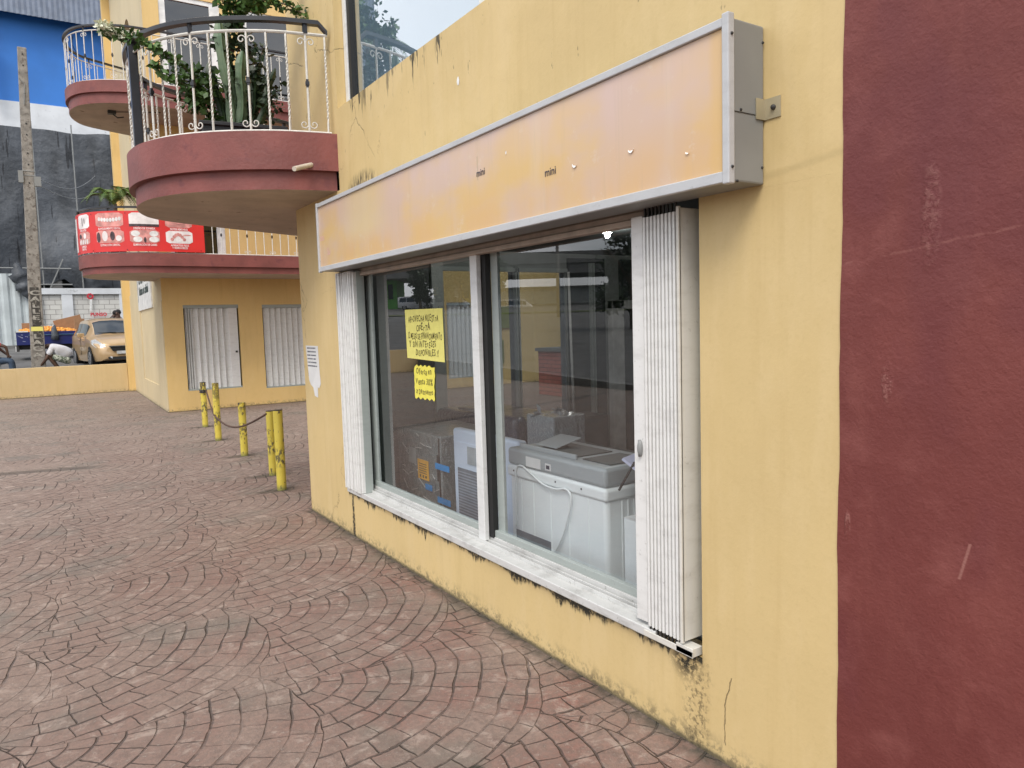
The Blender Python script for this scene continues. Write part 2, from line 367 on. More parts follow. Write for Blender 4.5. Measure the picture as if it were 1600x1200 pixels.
mGlassU = mat_glass("mirrored_window_glass", 1.3, .30, (.75, .82, .86), (.93, .97, 1.))
mDarkGl = mat_glass("dark_door_glass", 1.2, .04, (.25, .27, .28))
mWhite = simple("white_paint", (.72, .72, .70), .5); mPaper = simple("white_paper", (.70, .70, .69), .8, 0, .05)
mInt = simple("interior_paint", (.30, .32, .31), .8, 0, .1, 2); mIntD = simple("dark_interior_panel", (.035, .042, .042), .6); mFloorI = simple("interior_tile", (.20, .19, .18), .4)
mNote = simple("yellow_card", (.78, .72, .20), .8, 0, .04, 20); mNote2 = simple("bright_yellow_card", (.82, .74, .11), .8, 0, .04, 20)
mInk = simple("pencil_ink", (.12, .10, .03), .8); mInkB = simple("dark_ink", (.03, .035, .06), .7); mInkP = simple("faded_pink_ink", (.72, .45, .45), .7)
mAsph = simple("asphalt", (.115, .112, .108), .85, 0, .2, .8, .01, False, dirt=(.17, .165, .155), dirtlo=.5, dirthi=.7)
mTarp = mat_tarp(); mBlock = mat_blockwall(); mBrick = mat_brick()
mBlue = simple("blue_facade_paint", (.026, .165, .52), .6, 0, .08, .6, 0, False); mZincR = simple("weathered_zinc", (.16, .19, .25), .5, 0, .15, 3, 0, False)
mBand = simple("white_facade_band", (.62, .64, .66), .7, 0, .08, 1.5, 0, False, dirt=(.4, .41, .42), dirtlo=.6, dirthi=.75)
mFence = simple("pale_fence_sheet", (.50, .55, .56), .5, 0, .1, 2, 0, False, dirt=(.3, .32, .32), dirtlo=.6, dirthi=.8)
mPole = simple("old_concrete_pole", (.27, .25, .225), .9, 0, .25, 5, .006, False, dirt=(.12, .10, .085), dirtlo=.5, dirthi=.68)
mCarP = Mat("gold_car_paint", .32, .15); mCarP.b.inputs['Coat Weight'].default_value = .8; mCarP.pos(True); mCarP = mCarP.out(mCarP.mix(mCarP.noise(mCarP.pv, 3, 2).ss(.3, .7), (.56, .385, .20), (.60, .41, .22)))
mVanP = simple("white_van_paint", (.62, .63, .64), .3); mTruck = simple("navy_truck_paint", (.012, .020, .13), .35, 0, .1, 4, 0, True, dirt=(.05, .05, .07), dirtlo=.62, dirthi=.72)
mCarGl = simple("car_glass", (.035, .045, .055), .06, 0, .05); mLamp = simple("lamp_lens", (.55, .57, .58), .12, 0, .2, 20)
mTyre = simple("tyre_rubber", (.02, .02, .02), .8); mRim = simple("alloy_rim", (.45, .46, .47), .3, .7)
mOrange = simple("orange_peel", (.80, .34, .05), .5, 0, .3, 9); mCard = simple("cardboard", (.34, .19, .10), .85, 0, .1)
mSkin = simple("dark_brown_skin", (.085, .045, .03), .55); mHair = simple("black_hair", (.012, .011, .011), .8)
mShirtW = simple("white_shirt", (.70, .70, .74), .9, 0, .05, 8, .02); mShirtR = simple("red_shirt", (.55, .02, .03), .9); mJean = simple("blue_denim", (.05, .08, .13), .9)
mCamo = simple("patterned_shorts", (.10, .13, .09), .9, 0, .2, 9, 0, True, dirt=(.55, .58, .50), dirtlo=.5, dirthi=.54)
mLeafG = mat_leaf("green_leaves", (.035, .085, .018), (.085, .17, .035)); mLeafD = mat_leaf("dark_leaves", (.012, .03, .012), (.035, .06, .022))
mLeafP = mat_leaf("palm_leaves", (.05, .11, .02), (.16, .22, .05)); mCact = mat_leaf("cactus_skin", (.10, .16, .09), (.16, .22, .13)); mBark = simple("bark", (.14, .11, .08), .9, 0, .3, 9)
mFlower = simple("white_flowers", (.72, .74, .58), .8, 0, .1, 30)
mBanR = simple("red_banner_vinyl", (.66, .032, .030), .35, 0, .06, 3); mBanW = simple("banner_white_print", (.78, .72, .70), .45); mBanT = simple("banner_photo_tooth", (.74, .72, .70), .45, 0, .15, 12)
mBanP = simple("banner_photo_pink", (.62, .27, .24), .45, 0, .3, 9); mBanD = simple("banner_photo_dark", (.06, .035, .04), .45, 0, .6, 14)
mSteel = mat_plastic_wrap("wrapped_steel", (.20, .22, .215), .3); mNavyW = mat_plastic_wrap("dark_plastic_cover", (.028, .033, .062), .35); mSilvW = mat_plastic_wrap("clear_film_wrap", (.36, .38, .39), .25)
mWashW = simple("appliance_white_plastic", (.76, .79, .785), .4, 0, .04, 3); mWashG = simple("appliance_grey_plastic", (.33, .36, .37), .35, 0, .05, 3); mWashB = simple("pale_blue_enamel", (.58, .66, .77), .35, 0, .04, 3)
mPanelG = simple("grey_ribbed_panel", (.15, .175, .20), .5); mOrL = simple("orange_label", (.85, .42, .03), .6); mBlueT = simple("blue_tape", (.02, .30, .70), .4)
mConc = simple("grey_concrete", (.17, .168, .16), .9, 0, .2, 1.2, 0, False); mGreenB = simple("green_building_paint", (.13, .42, .08), .7, 0, .1, .4, 0, False); mYelB = simple("yellow_building_paint", (.62, .44, .04), .7, 0, .1, .4, 0, False)
mGrass = simple("verge_grass", (.09, .11, .03), .95, 0, .3, 3, 0, False); mPotB = simple("black_planter_plastic", (.012, .012, .014), .5); mPVC = simple("cream_pvc_pipe", (.62, .56, .47), .5)
mEmit = bpy.data.materials.new("lit_lamp"); mEmit.use_nodes = True; mEmit.node_tree.nodes["Principled BSDF"].inputs['Emission Color'].default_value = (1, .97, .9, 1); mEmit.node_tree.nodes["Principled BSDF"].inputs['Emission Strength'].default_value = 800

# ------------------------------------------------------------ mesh helpers
class MB:
    def __init__(s): s.v = []; s.f = []; s.mi = []; s.cur = 0
    def add(s, vs, fs):
        b = len(s.v); s.v += [tuple(p) for p in vs]; s.f += [tuple(b+i for i in f) for f in fs]; s.mi += [s.cur]*len(fs); return s
    def box(s, x0, x1, y0, y1, z0, z1):
        vs = [(x, y, z) for z in (z0, z1) for y in (y0, y1) for x in (x0, x1)]
        return s.add(vs, [(0, 2, 3, 1), (4, 5, 7, 6), (0, 1, 5, 4), (2, 6, 7, 3), (0, 4, 6, 2), (1, 3, 7, 5)])
    def obox(s, c, ax, ay, az):              # oriented box: centre + half-axis vectors
        c, ax, ay, az = map(Vector, (c, ax, ay, az))
        vs = [c+ax*i+ay*j+az*k for k in (-1, 1) for j in (-1, 1) for i in (-1, 1)]
        return s.add(vs, [(0, 2, 3, 1), (4, 5, 7, 6), (0, 1, 5, 4), (2, 6, 7, 3), (0, 4, 6, 2), (1, 3, 7, 5)])
    def quad(s, a, b, c, d): return s.add([a, b, c, d], [(0, 1, 2, 3)])
    def tube(s, pts, r, n=8, cap=True):
        pts = [Vector(p) for p in pts]; rr = r if isinstance(r, (list, tuple)) else [r]*len(pts)
        b0 = len(s.v); prev = None; vs = []
        for i, p in enumerate(pts):
            t = (pts[min(i+1, len(pts)-1)]-pts[max(i-1, 0)])
            t = t.normalized() if t.length > 1e-9 else Vector((0, 0, 1))
            if prev is None:
                a = Vector((1, 0, 0)) if abs(t.x) < .9 else Vector((0, 1, 0)); prev = (a-t*a.dot(t)).normalized()
            prev = (prev-t*prev.dot(t)).normalized(); q = t.cross(prev)
            for k in range(n): vs.append(p+(prev*cos(2*pi*k/n)+q*sin(2*pi*k/n))*rr[i])
        fs = [(i*n+k, i*n+(k+1) % n, (i+1)*n+(k+1) % n, (i+1)*n+k) for i in range(len(pts)-1) for k in range(n)]
        if cap: fs += [tuple(range(n))[::-1], tuple((len(pts)-1)*n+k for k in range(n))]
        return s.add(vs, fs)
    def cyl(s, c, r, z0, z1, n=20, r2=None): return s.tube([(c[0], c[1], z0), (c[0], c[1], z1)], [r, r if r2 is None else r2], n)
    def prism(s, poly, z0, z1):
        n = len(poly); vs = [(x, y, z0) for x, y in poly]+[(x, y, z1) for x, y in poly]
        return s.add(vs, [tuple(range(n))[::-1], tuple(range(n, 2*n))]+[(i, (i+1) % n, n+(i+1) % n, n+i) for i in range(n)])
    def ball(s, c, r, nu=8, nv=6, sz=1.):
        vs = []; 
        for j in range(nv+1):
            for i in range(nu):
                a, b = 2*pi*i/nu, pi*j/nv; vs.append((c[0]+r*sin(b)*cos(a), c[1]+r*sin(b)*sin(a), c[2]+r*sz*cos(b)))
        return s.add(vs, [(j*nu+i, j*nu+(i+1) % nu, (j+1)*nu+(i+1) % nu, (j+1)*nu+i) for j in range(nv) for i in range(nu)])
    def build(s, name, mat, parent=None, smooth=False, bevel=0., bseg=2, recalc=True):
        me = bpy.data.meshes.new(name); o = bpy.data.objects.new(name, me); COL.objects.link(o)
        org = Vector((0, 0, 0)); p = parent
        while p: org += p.location; p = p.parent
        me.from_pydata([tuple(Vector(v)-org) for v in s.v], [], s.f)
        for x in (mat if isinstance(mat, list) else [mat]): me.materials.append(x)
        for p_, k in zip(me.polygons, s.mi): p_.material_index = k
        if recalc:
            bm = bmesh.new(); bm.from_mesh(me); bmesh.ops.recalc_face_normals(bm, faces=bm.faces); bm.to_mesh(me); bm.free()
        if bevel:
            md = o.modifiers.new("bevel", 'BEVEL'); md.width = bevel; md.segments = bseg; md.limit_method = 'ANGLE'; md.harden_normals = False
        if smooth:
            for p_ in me.polygons: p_.use_smooth = True
            if smooth == 'auto' or bevel:
                bm = bmesh.new(); bm.from_mesh(me)
                for e in bm.edges:
                    if len(e.link_faces) == 2 and e.calc_face_angle(0) > .6: e.smooth = False
                bm.to_mesh(me); bm.free()
        if parent: o.parent = parent
        return o
def tag(o, label=None, cat=None, group=None, kind=None):
    for k, v in (('label', label), ('category', cat), ('group', group), ('kind', kind)):
        if v: o[k] = v
    return o
def thing(name, loc, label, cat, group=None):
    o = bpy.data.objects.new(name, None); COL.objects.link(o); o.location = loc; o.empty_display_size = .2
    return tag(o, label, cat, group)
def rebase(o, loc):                           # move a root mesh's origin to loc keeping its shape in place
    loc = Vector(loc); o.data.transform(Matrix.Translation(-loc)); o.location = loc; return o
def dup(o, parent=None):
    c = o.copy(); COL.objects.link(c)
    if parent: c.parent = parent
    for ch in list(o.children): dup(ch, c)
    return c
def wall_holes(mb, mp, u0, u1, v0, v1, holes, depth, reveals=True):   # mp(u,v,d)->xyz
    us = sorted({u0, u1}|{h[0] for h in holes}|{h[1] for h in holes}); vs = sorted({v0, v1}|{h[2] for h in holes}|{h[3] for h in holes})
    us = [u for u in us if u0 <= u <= u1]; vs = [v for v in vs if v0 <= v <= v1]
    for a, b in zip(us, us[1:]):
        for c, d in zip(vs, vs[1:]):
            mu, mv = (a+b)/2, (c+d)/2
            if any(h[0] < mu < h[1] and h[2] < mv < h[3] for h in holes): continue
            mb.quad(mp(a, c, 0), mp(b, c, 0), mp(b, d, 0), mp(a, d, 0))
    if reveals:
        for h in holes:
            a, b, c, d = h[:4]; D = h[4] if len(h) > 4 else depth
            for (p, q) in (((a, c), (b, c)), ((b, c), (b, d)), ((b, d), (a, d)), ((a, d), (a, c))):
                mb.quad(mp(*p, 0), mp(*q, 0), mp(*q, D), mp(*p, D))
_tc = {}
def text2d(s, size=1., align='CENTER', shear=0., bold=0.):
    key = (s, align, shear, bold)
    if key not in _tc:
        cu = bpy.data.curves.new("t", 'FONT'); cu.body = s; cu.size = 1.; cu.align_x = align; cu.shear = shear; cu.offset = bold; cu.resolution_u = 3
        o = bpy.data.objects.new("t", cu); COL.objects.link(o); bpy.context.view_layer.update()
        me = bpy.data.meshes.new_from_object(o.evaluated_get(bpy.context.evaluated_depsgraph_get()))
        _tc[key] = ([tuple(v.co[:2]) for v in me.vertices], [tuple(p.vertices) for p in me.polygons])
        bpy.data.objects.remove(o); bpy.data.curves.remove(cu); bpy.data.meshes.remove(me)
    v, f = _tc[key]; return [(x*size, y*size) for x, y in v], f
def put_text(mb, s, mp, size, cx=0., cy=0., sx=1., **k):   # mp(u,v)->xyz
    v, f = text2d(s, size, **k); mb.add([mp(cx+x*sx, cy+y) for x, y in v], f)
def catmull(pts, n=8):
    out = []; P = [pts[0]]+list(pts)+[pts[-1]]
    for i in range(1, len(P)-2):
        a, b, c, d = P[i-1:i+3]
        for k in range(n):
            t = k/n; out.append(tuple(.5*((2*b[j])+(-a[j]+c[j])*t+(2*a[j]-5*b[j]+4*c[j]-d[j])*t*t+(-a[j]+3*b[j]-3*c[j]+d[j])*t**3) for j in range(len(b))))
    out.append(tuple(pts[-1])); return out

# ------------------------------------------------------------ ground
def gz(x, y): return max(0., .042*(hypot(x, y)-12.))
mb = MB(); mb.quad((-7, -14, 0), (24, -14, 0), (24, 22.86, 0), (-7, 22.86, 0))
tag(mb.build('plaza_pavement', mPave), 'worn pink and grey stamped concrete laid in overlapping fans', 'pavement', kind='structure')
mb = MB()
def gsheet(xs, ys):
    nx = len(xs); vs = [(x, y, gz(x, y)-.03) for y in ys for x in xs]
    mb.add(vs, [(j*nx+i, j*nx+i+1, (j+1)*nx+i+1, (j+1)*nx+i) for j in range(len(ys)-1) for i in range(nx-1)])
rng = lambda a, b, s_: [a+(b-a)*i/s_ for i in range(s_+1)]
gsheet(rng(-260, -7, 40), rng(-120, 22.86, 24)); gsheet(rng(-260, -7, 40), rng(22.86, 260, 34)); gsheet(rng(-7, 24, 12), rng(22.86, 260, 60)); gsheet(rng(24, 160, 8), rng(-14, 22.86, 4)); gsheet(rng(24, 160, 8), rng(22.86, 260, 24)); gsheet(rng(-7, 160, 8), rng(-120, -14, 6))
tag(mb.build('street', mAsph, smooth=True), 'grey asphalt street rising gently behind the low yellow wall', 'street', kind='structure')

for (xa, ya, xb, yb, w_) in ((-7.0, -14, -7.0, 23.0, .15),):
    mb = MB(); ys = rng(ya, yb, 40)
    for a, b in zip(ys, ys[1:]):
        za, zb_ = max(.12, gz(-7, a)+.03), max(.12, gz(-7, b)+.03)
        mb.quad((-6.95, a, -.05), (-6.95, b, -.05), (-6.95, b, zb_), (-6.95, a, za)); mb.quad((-6.95, a, za), (-6.95, b, zb_), (-7.2, b, zb_), (-7.2, a, za)); mb.quad((-7.2, a, za), (-7.2, b, zb_), (-7.2, b, -.1), (-7.2, a, -.1))
    tag(mb.build('kerb', mConc), 'concrete kerb along the street side of the plaza', 'kerb', kind='structure')

# ------------------------------------------------------------ main building
bld = thing('commercial_building', (1.975, 6.3, 0), 'yellow commercial building with dark red paint, round balconies and a shopfront window', 'building')
XW = 1.975
mb = MB(); mp = lambda u, v, d: (XW+d, u, v)
wall_holes(mb, mp, 1.24, 6.3, 0, 9, [(1.80, 5.34, .345, 2.06, .12), (1.27, 5.21, 3.17, 5.2, .12)], .12)
mb.quad((XW, 6.3, 0), (XW+.8, 6.3, 0), (XW+.8, 6.3, 9), (XW, 6.3, 9))
mb.box(2.0, 9, -14, 6.28, 9.0, 9.2); 
mb.build('shop_wall', mShop, bld)
mb = MB(); r9 = random.Random(4); zs = rng(0, 9, 150); ye = [1.259+.0035*(r9.random()-.5)+.004*sin(z*1.7)+.002*sin(z*9) for z in zs]
for z0, z1, ya, yb in zip(zs, zs[1:], ye, ye[1:]):
    mb.quad((XW-.004, -14, z0), (XW-.004, ya, z0), (XW-.004, yb, z1), (XW-.004, -14, z1)); mb.quad((XW-.004, ya, z0), (XW-.004, yb, z1), (XW+.02, yb, z1), (XW+.02, ya, z0))
mb.quad((XW+.12, -14, 0), (XW+.12, 1.25, 0), (XW+.12, 1.25, 9), (XW+.12, -14, 9)); mb.build('red_wall', mRedW, bld)
# upper floors behind the facade (dark room) and slab over shop
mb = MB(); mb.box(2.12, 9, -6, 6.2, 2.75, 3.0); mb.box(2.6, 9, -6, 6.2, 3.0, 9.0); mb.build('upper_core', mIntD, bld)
# room behind shopfront
mb = MB()
mb.quad((2.10, -.5, .02), (8, -.5, .02), (8, 6.24, .02), (2.10, 6.24, .02)); mb.build('shop_floor', mFloorI, bld)
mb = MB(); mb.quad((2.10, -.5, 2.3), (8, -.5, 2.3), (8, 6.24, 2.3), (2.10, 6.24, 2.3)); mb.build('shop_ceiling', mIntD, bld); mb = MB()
mb.quad((8, -.5, 0), (8, 6.2, 0), (8, 6.2, 2.3), (8, -.5, 2.3)); mb.quad((2.1, -.5, 0), (8, -.5, 0), (8, -.5, 2.3), (2.1, -.5, 2.3))
wall_holes(mb, lambda u, v, d: (2.12+d, u, v), -.5, 6.3, 0, 2.3, [(1.80, 5.34, .345, 2.06)], 0, False)
wall_holes(mb, lambda u, v, d: (u, 6.2+d, v), 2.12, 8, 0, 2.3, [(3.27, 4.11, .25, 2.12), (4.15, 4.76, .25, 2.12)], .1)
mb.build('shop_room_wall', mInt, bld)
mb = MB(); mb.quad((2.775, 6.3, 2.12), (3.27, 6.3, 2.12), (3.27, 6.3, 0), (2.775, 6.3, 0)); mb.quad((3.27, 6.3, 0), (8, 6.3, 0), (8, 6.3, .25), (3.27, 6.3, .25)); mb.quad((2.775, 6.3, 2.12), (8, 6.3, 2.12), (8, 6.3, 9), (2.775, 6.3, 9)); mb.quad((4.76, 6.3, .25), (8, 6.3, .25), (8, 6.3, 2.12), (4.76, 6.3, 2.12)); mb.build('recess_wall', mWall, bld)
rw = MB(); rw.box(3.15, 3.27, 6.12, 6.19, .02, 2.25); rw.box(4.105, 4.12, 6.15, 6.2, .2, 2.15); rw.box(4.135, 4.15, 6.15, 6.2, .2, 2.15); rw.box(3.27, 4.76, 6.15, 6.2, 2.10, 2.14); rw = rw.build('rear_window', mAluG, bld)
MB().quad((3.27, 6.22, .25), (4.76, 6.22, .25), (4.76, 6.22, 2.12), (3.27, 6.22, 2.12)).build('glass_pane', mGlassR, rw)
mb = MB(); mb.box(2.13, 3.14, 6.15, 6.19, .02, 2.25); mb.build('dark_panel', mIntD, bld); mb = MB(); mb.box(2.45, 2.52, 6.09, 6.15, .02, 2.25); mb.build('corner_post', mAluG, bld)
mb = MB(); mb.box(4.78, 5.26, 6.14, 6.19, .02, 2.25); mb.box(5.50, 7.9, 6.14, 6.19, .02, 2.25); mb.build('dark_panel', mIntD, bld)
mb = MB(); mb.box(5.035, 5.047, 6.1, 6.14, .02, 2.2); mb.box(5.075, 5.087, 6.1, 6.14, .02, 2.2); mb.build('cable_strip', mAluG, bld)
mb = MB(); mb.box(5.29, 5.46, 6.06, 6.14, .02, 1.80); mb.box(5.29, 6.4, 6.06, 6.14, 1.71, 1.80); mb.build('inner_door_frame', mWhite, bld, bevel=.004)
# --- shopfront window
sw = MB()      # outer ledge, rail tracks, inner frame
sw.box(1.952, 2.02, 2.02, 5.335, .345, .383); sw.build('sill', mAluD, bld, bevel=.004).name = 'window_sill'
trk = MB()
for x0, x1, z1 in ((2.02, 2.026, .402), (2.026, 2.04, .392), (2.04, 2.046, .408), (2.046, 2.056, .395), (2.056, 2.082, .425), (2.082, 2.10, .405)): trk.box(x0, x1, 2.02, 5.33, .33, z1)
for x0, z1 in ((2.019, .3835), (2.0265, .3925), (2.0465, .3955), (2.0525, .3955)): pass
trk.build('sill_track', mAluD, bld, bevel=.0015)
win = MB(); win.box(2.062, 2.09, 1.9, 5.05, .425, .462); win.box(2.068, 2.09, 4.98, 5.09, .425, 1.98)
win.box(2.085, 2.105, 3.30, 3.365, .425, 1.98); win.box(2.062, 2.09, 1.9, 2.14, .46, 1.98)
win = win.build('shop_window', mAluG, bld, bevel=.003)
MB().box(2.02, 2.05, 3.405, 3.475, .40, 1.985).build('mullion', mAlu, win, bevel=.004)
MB().box(2.052, 2.085, 3.365, 3.425, .42, 1.985).build('rubber_seal', mBlack, win)
MB().box(2.03, 2.068, 5.075, 5.12, .42, 1.99).build('rubber_seal', mBlack, win)
MB().quad((2.078, 3.36, .43), (2.078, 5.05, .43), (2.078, 5.05, 1.99), (2.078, 3.36, 1.99)).build('glass_pane', mGlass, win)
MB().quad((2.088, 2.1, .43), (2.088, 3.34, .43), (2.088, 3.34, 1.99), (2.088, 2.1, 1.99)).build('glass_pane', mGlass, win)
hd = MB(); hd.box(2.0, 2.05, 2.10, 5.30, 1.962, 1.985); hd.box(2.01, 2.05, 2.10, 5.30, 1.987, 2.012); hd.box(2.02, 2.1, 2.1, 5.3, 1.975, 2.05); hd.build('header_rail', mAluT, bld, bevel=.003)
hd = MB(); hd.box(1.978, 1.99, 1.81, 5.33, 2.016, 2.05); hd.box(1.978, 2.095, 1.81, 5.33, 2.046, 2.057); hd.build('shutter_top_track', mDarkM, bld)
for x0, z1 in ((2.0265, .3925), (2.0365, .3925), (2.0470, .3955), (2.0830, .4055)): MB().box(x0, x0+.003, 2.09, 5.0, z1-.004, z1).build('groove_shade', mDarkM, bld)  # dark strips on the track tops imitate shade in the grooves
# right folded shutter
fs = MB(); fs.box(1.962, 1.972, 2.070, 2.132, .40, 1.985); fs = fs.build('folding_shutter', mShut, bld, bevel=.003)
for k in range(9):
    y = 2.050-k*.0195; o = MB(); o.box(1.950-.0006*k, 2.03, y-.0056, y+.0056, .395, 1.975); o.build('slat', mShut, fs, bevel=.0022)
for k in range(9):
    y = 2.050-k*.0195
    for z0, z1 in ((.372, .395), (1.975, 2.03)): MB().box(1.955, 1.963, y-.003, y+.003, z0, z1).build('hanger', mDarkM, fs)
mb = MB(); mb.box(1.943, 2.075, 1.862, 1.866, .40, 1.985); mb.box(1.938, 1.950, 1.862, 1.874, .395, 1.99); mb.box(2.05, 2.06, 1.84, 1.862, .40, 1.985); mb.build('end_slat', mAluB, fs, bevel=.0015)
mb = MB(); mb.box(2.03, 2.045, 1.825, 1.85, .40, 1.99); mb.build('side_channel', mAluG, fs, bevel=.002)
mb = MB(); mb.box(1.947, 2.0, 1.822, 1.905, .352, .385); mb.box(1.947, 1.952, 1.822, 2.08, .35, .375); mb.build('bottom_track', mAluB, fs, bevel=.002)
lk = MB(); lk.ball((1.960, 2.095, 1.095), .013, 10, 8, 2.6); lk.box(1.951, 1.957, 2.091, 2.099, 1.062, 1.128); lk.build('lock', mGrey, fs, smooth=True)
# left folded shutter, bunched pleats
fl = MB(); fl.box(1.972, 1.99, 5.03, 5.335, .385, 1.99); fl = fl.build('folding_shutter', mShut, bld)
for k in range(13):
    y = 5.325-k*.0232+random.uniform(-.002, .002); dx = random.uniform(-.006, .006); o = MB(); t_ = random.uniform(-.004, .004)
    o.add([(1.942+dx, y-.0065, .378), (1.942+dx, y+.0065, .378), (1.975, y+.0065, .378), (1.975, y-.0065, .378), (1.942+dx+t_, y-.0065, 1.998), (1.942+dx+t_, y+.0065, 1.998), (1.975, y+.0065, 1.998), (1.975, y-.0065, 1.998)], [(0, 1, 2, 3), (4, 5, 6, 7), (0, 1, 5, 4), (1, 2, 6, 5), (2, 3, 7, 6), (3, 0, 4, 7)])
    o.build('slat', mShut, fl, bevel=.003)
for a in (5.014,): MB().box(1.947, 1.985, a-.010, a+.010, .385, 1.99).build('slat', mShut, fl, bevel=.005)
MB().box(1.972, 2.03, 5.0, 5.335, .385, 1.995).build('side_channel', mAluG, fl)
# --- upper window with mirrored glass
uw = MB(); uw.box(2.035, 2.07, 1.27, 5.205, 3.172, 3.2); uw.box(2.04, 2.08, 5.145, 5.205, 3.172, 5.19); uw.box(2.02, 2.07, 3.20, 3.29, 3.172, 5.19); uw.box(2.04, 2.08, 1.27, 5.2, 5.14, 5.19)
uw = uw.build('upper_window', mAlu, bld, bevel=.004)
MB().box(2.05, 2.09, 5.10, 5.145, 3.18, 5.15).build('rubber_seal', mBlack, uw); MB().box(2.05, 2.09, 3.12, 3.17, 3.18, 5.15).build('rubber_seal', mBlack, uw)
MB().quad((2.075, 3.2, 3.19), (2.075, 5.12, 3.19), (2.075, 5.12, 5.16), (2.075, 3.2, 5.16)).build('glass_pane', mGlassU, uw)
MB().quad((2.085, 1.28, 3.19), (2.085, 3.16, 3.19), (2.085, 3.16, 5.16), (2.085, 1.28, 5.16)).build('glass_pane', mGlassU, uw)
mb = MB()   # flake of missing paint
for (cy, cz, ry, rz) in ((3.447, 2.868, .014, .022),):
    n = 14; mb.add([(XW-.002, cy+ry*cos(2*pi*k/n)*random.uniform(.75, 1.1), cz+rz*sin(2*pi*k/n)*random.uniform(.75, 1.1)) for k in range(n)], [tuple(range(n))])
mb.build('paint_flake', mWhite, bld)

MB().box(2.105, 2.11, 1.27, 5.2, 3.0, 5.3).build('reflection_backing', simple('pale_reflection_tone', (.42, .53, .62), .8, 0, .05, 1.), uw)  # added sheet; its blue-white colour imitates a pale, washed sky reflection

# ------------------------------------------------------------ rear wing (bay)
BY = 15.887
mb = MB(); mp = lambda u, v, d: (u, BY+d, v)
H1 = [(2.60, 3.665, .405, 2.13, .10), (4.145, 5.20, .35, 2.12, .10), (8.55, 9.62, .25, 2.12, .10),
      (2.45, 3.50, 3.0, 5.1, .12), (2.52, 3.65, 6.0, 8.12, .12), (4.10, 5.45, 6.0, 8.1, .12)]
wall_holes(mb, mp, 2.227, 12.2, 0, 11, H1, .10)
mb.build('wing_front_wall', mWall, bld)
sx = lambda y: 2.227+.025*(y-BY)
def side(u, v, d): return (sx(u)+d, u, v)
mb = MB()
HS = [(18.05, 19.95, 3.1, 5.75, .28), (18.05, 19.95, 6.1, 8.6, .28)]
wall_holes(mb, side, BY, 22.84, 0, 11, HS, .28)
for (a, b, c, d, D) in HS:     # arched heads fill the corners of each opening
    r = (b-a)/2; zc = d-r; N = 14; arc = [((a+b)/2+r*cos(pi*k/N), zc+r*sin(pi*k/N)) for k in range(N+1)]
    for (p, q) in zip(arc, arc[1:]):
        mb.quad(side(p[0], p[1], 0), side(q[0], q[1], 0), side(q[0], d, 0), side(p[0], d, 0)); mb.quad(side(p[0], p[1], 0), side(q[0], q[1], 0), side(q[0], q[1], D), side(p[0], p[1], D))
mb.build('wing_side_wall', mSide, bld)
mb = MB()    # raised plaster bands on the side wall base
for (a, b, z0, z1) in ((BY+.005, 17.1, 0, 2.21), (17.1, 20.15, 0, .48), (20.15, 22.8, 0, 2.62)):
    mb.add([side(u, v, d) for v in (z0, z1) for u in (a, b) for d in (.001, -.022)], [(0, 1, 3, 2), (4, 6, 7, 5), (0, 4, 5, 1), (2, 3, 7, 6), (1, 5, 7, 3)])
mb.build('plaster_band', mSide, bld)
mb = MB(); mb.box(2.215, 2.42, 22.72, 22.98, 0, 11); mb.build('corner_pilaster', mWall, bld)
mb = MB(); mb.box(2.75, 12, 16.1, 22.7, .0, 11.0); mb.build('wing_core', mIntD, bld)
mb = MB(); mb.box(1.9, 12.6, 15.2, 23.2, 11.0, 11.25); mb.build('wing_roof_slab', mBand, bld)
for z0 in (3.1, 6.1):
    fr = MB(); fr.add([side(u, v, d) for v in (z0, z0+2.4) for u in (18.08, 18.2) for d in (.18, .24)], [(0, 1, 3, 2), (4, 6, 7, 5), (0, 4, 5, 1), (2, 3, 7, 6), (0, 2, 6, 4), (1, 5, 7, 3)])
    for u in (18.9, 19.3, 19.85): fr.add([side(uu, v, d) for v in (z0, z0+2.3) for uu in (u-.05, u+.05) for d in (.18, .24)], [(0, 1, 3, 2), (4, 6, 7, 5), (0, 4, 5, 1), (2, 3, 7, 6), (0, 2, 6, 4), (1, 5, 7, 3)])
    fr.add([side(uu, v, d) for v in (z0+1.1, z0+1.2) for uu in (18.2, 19.9) for d in (.17, .23)], [(0, 1, 3, 2), (4, 6, 7, 5), (0, 4, 5, 1), (2, 3, 7, 6), (0, 2, 6, 4), (1, 5, 7, 3)])
    fr = fr.build('arched_window', mWhite, bld); g = MB(); g.quad(side(18.1, z0, .22), side(19.92, z0, .22), side(19.92, z0+2.5, .22), side(18.1, z0+2.5, .22)); g.build('glass_pane', mDarkGl, fr)
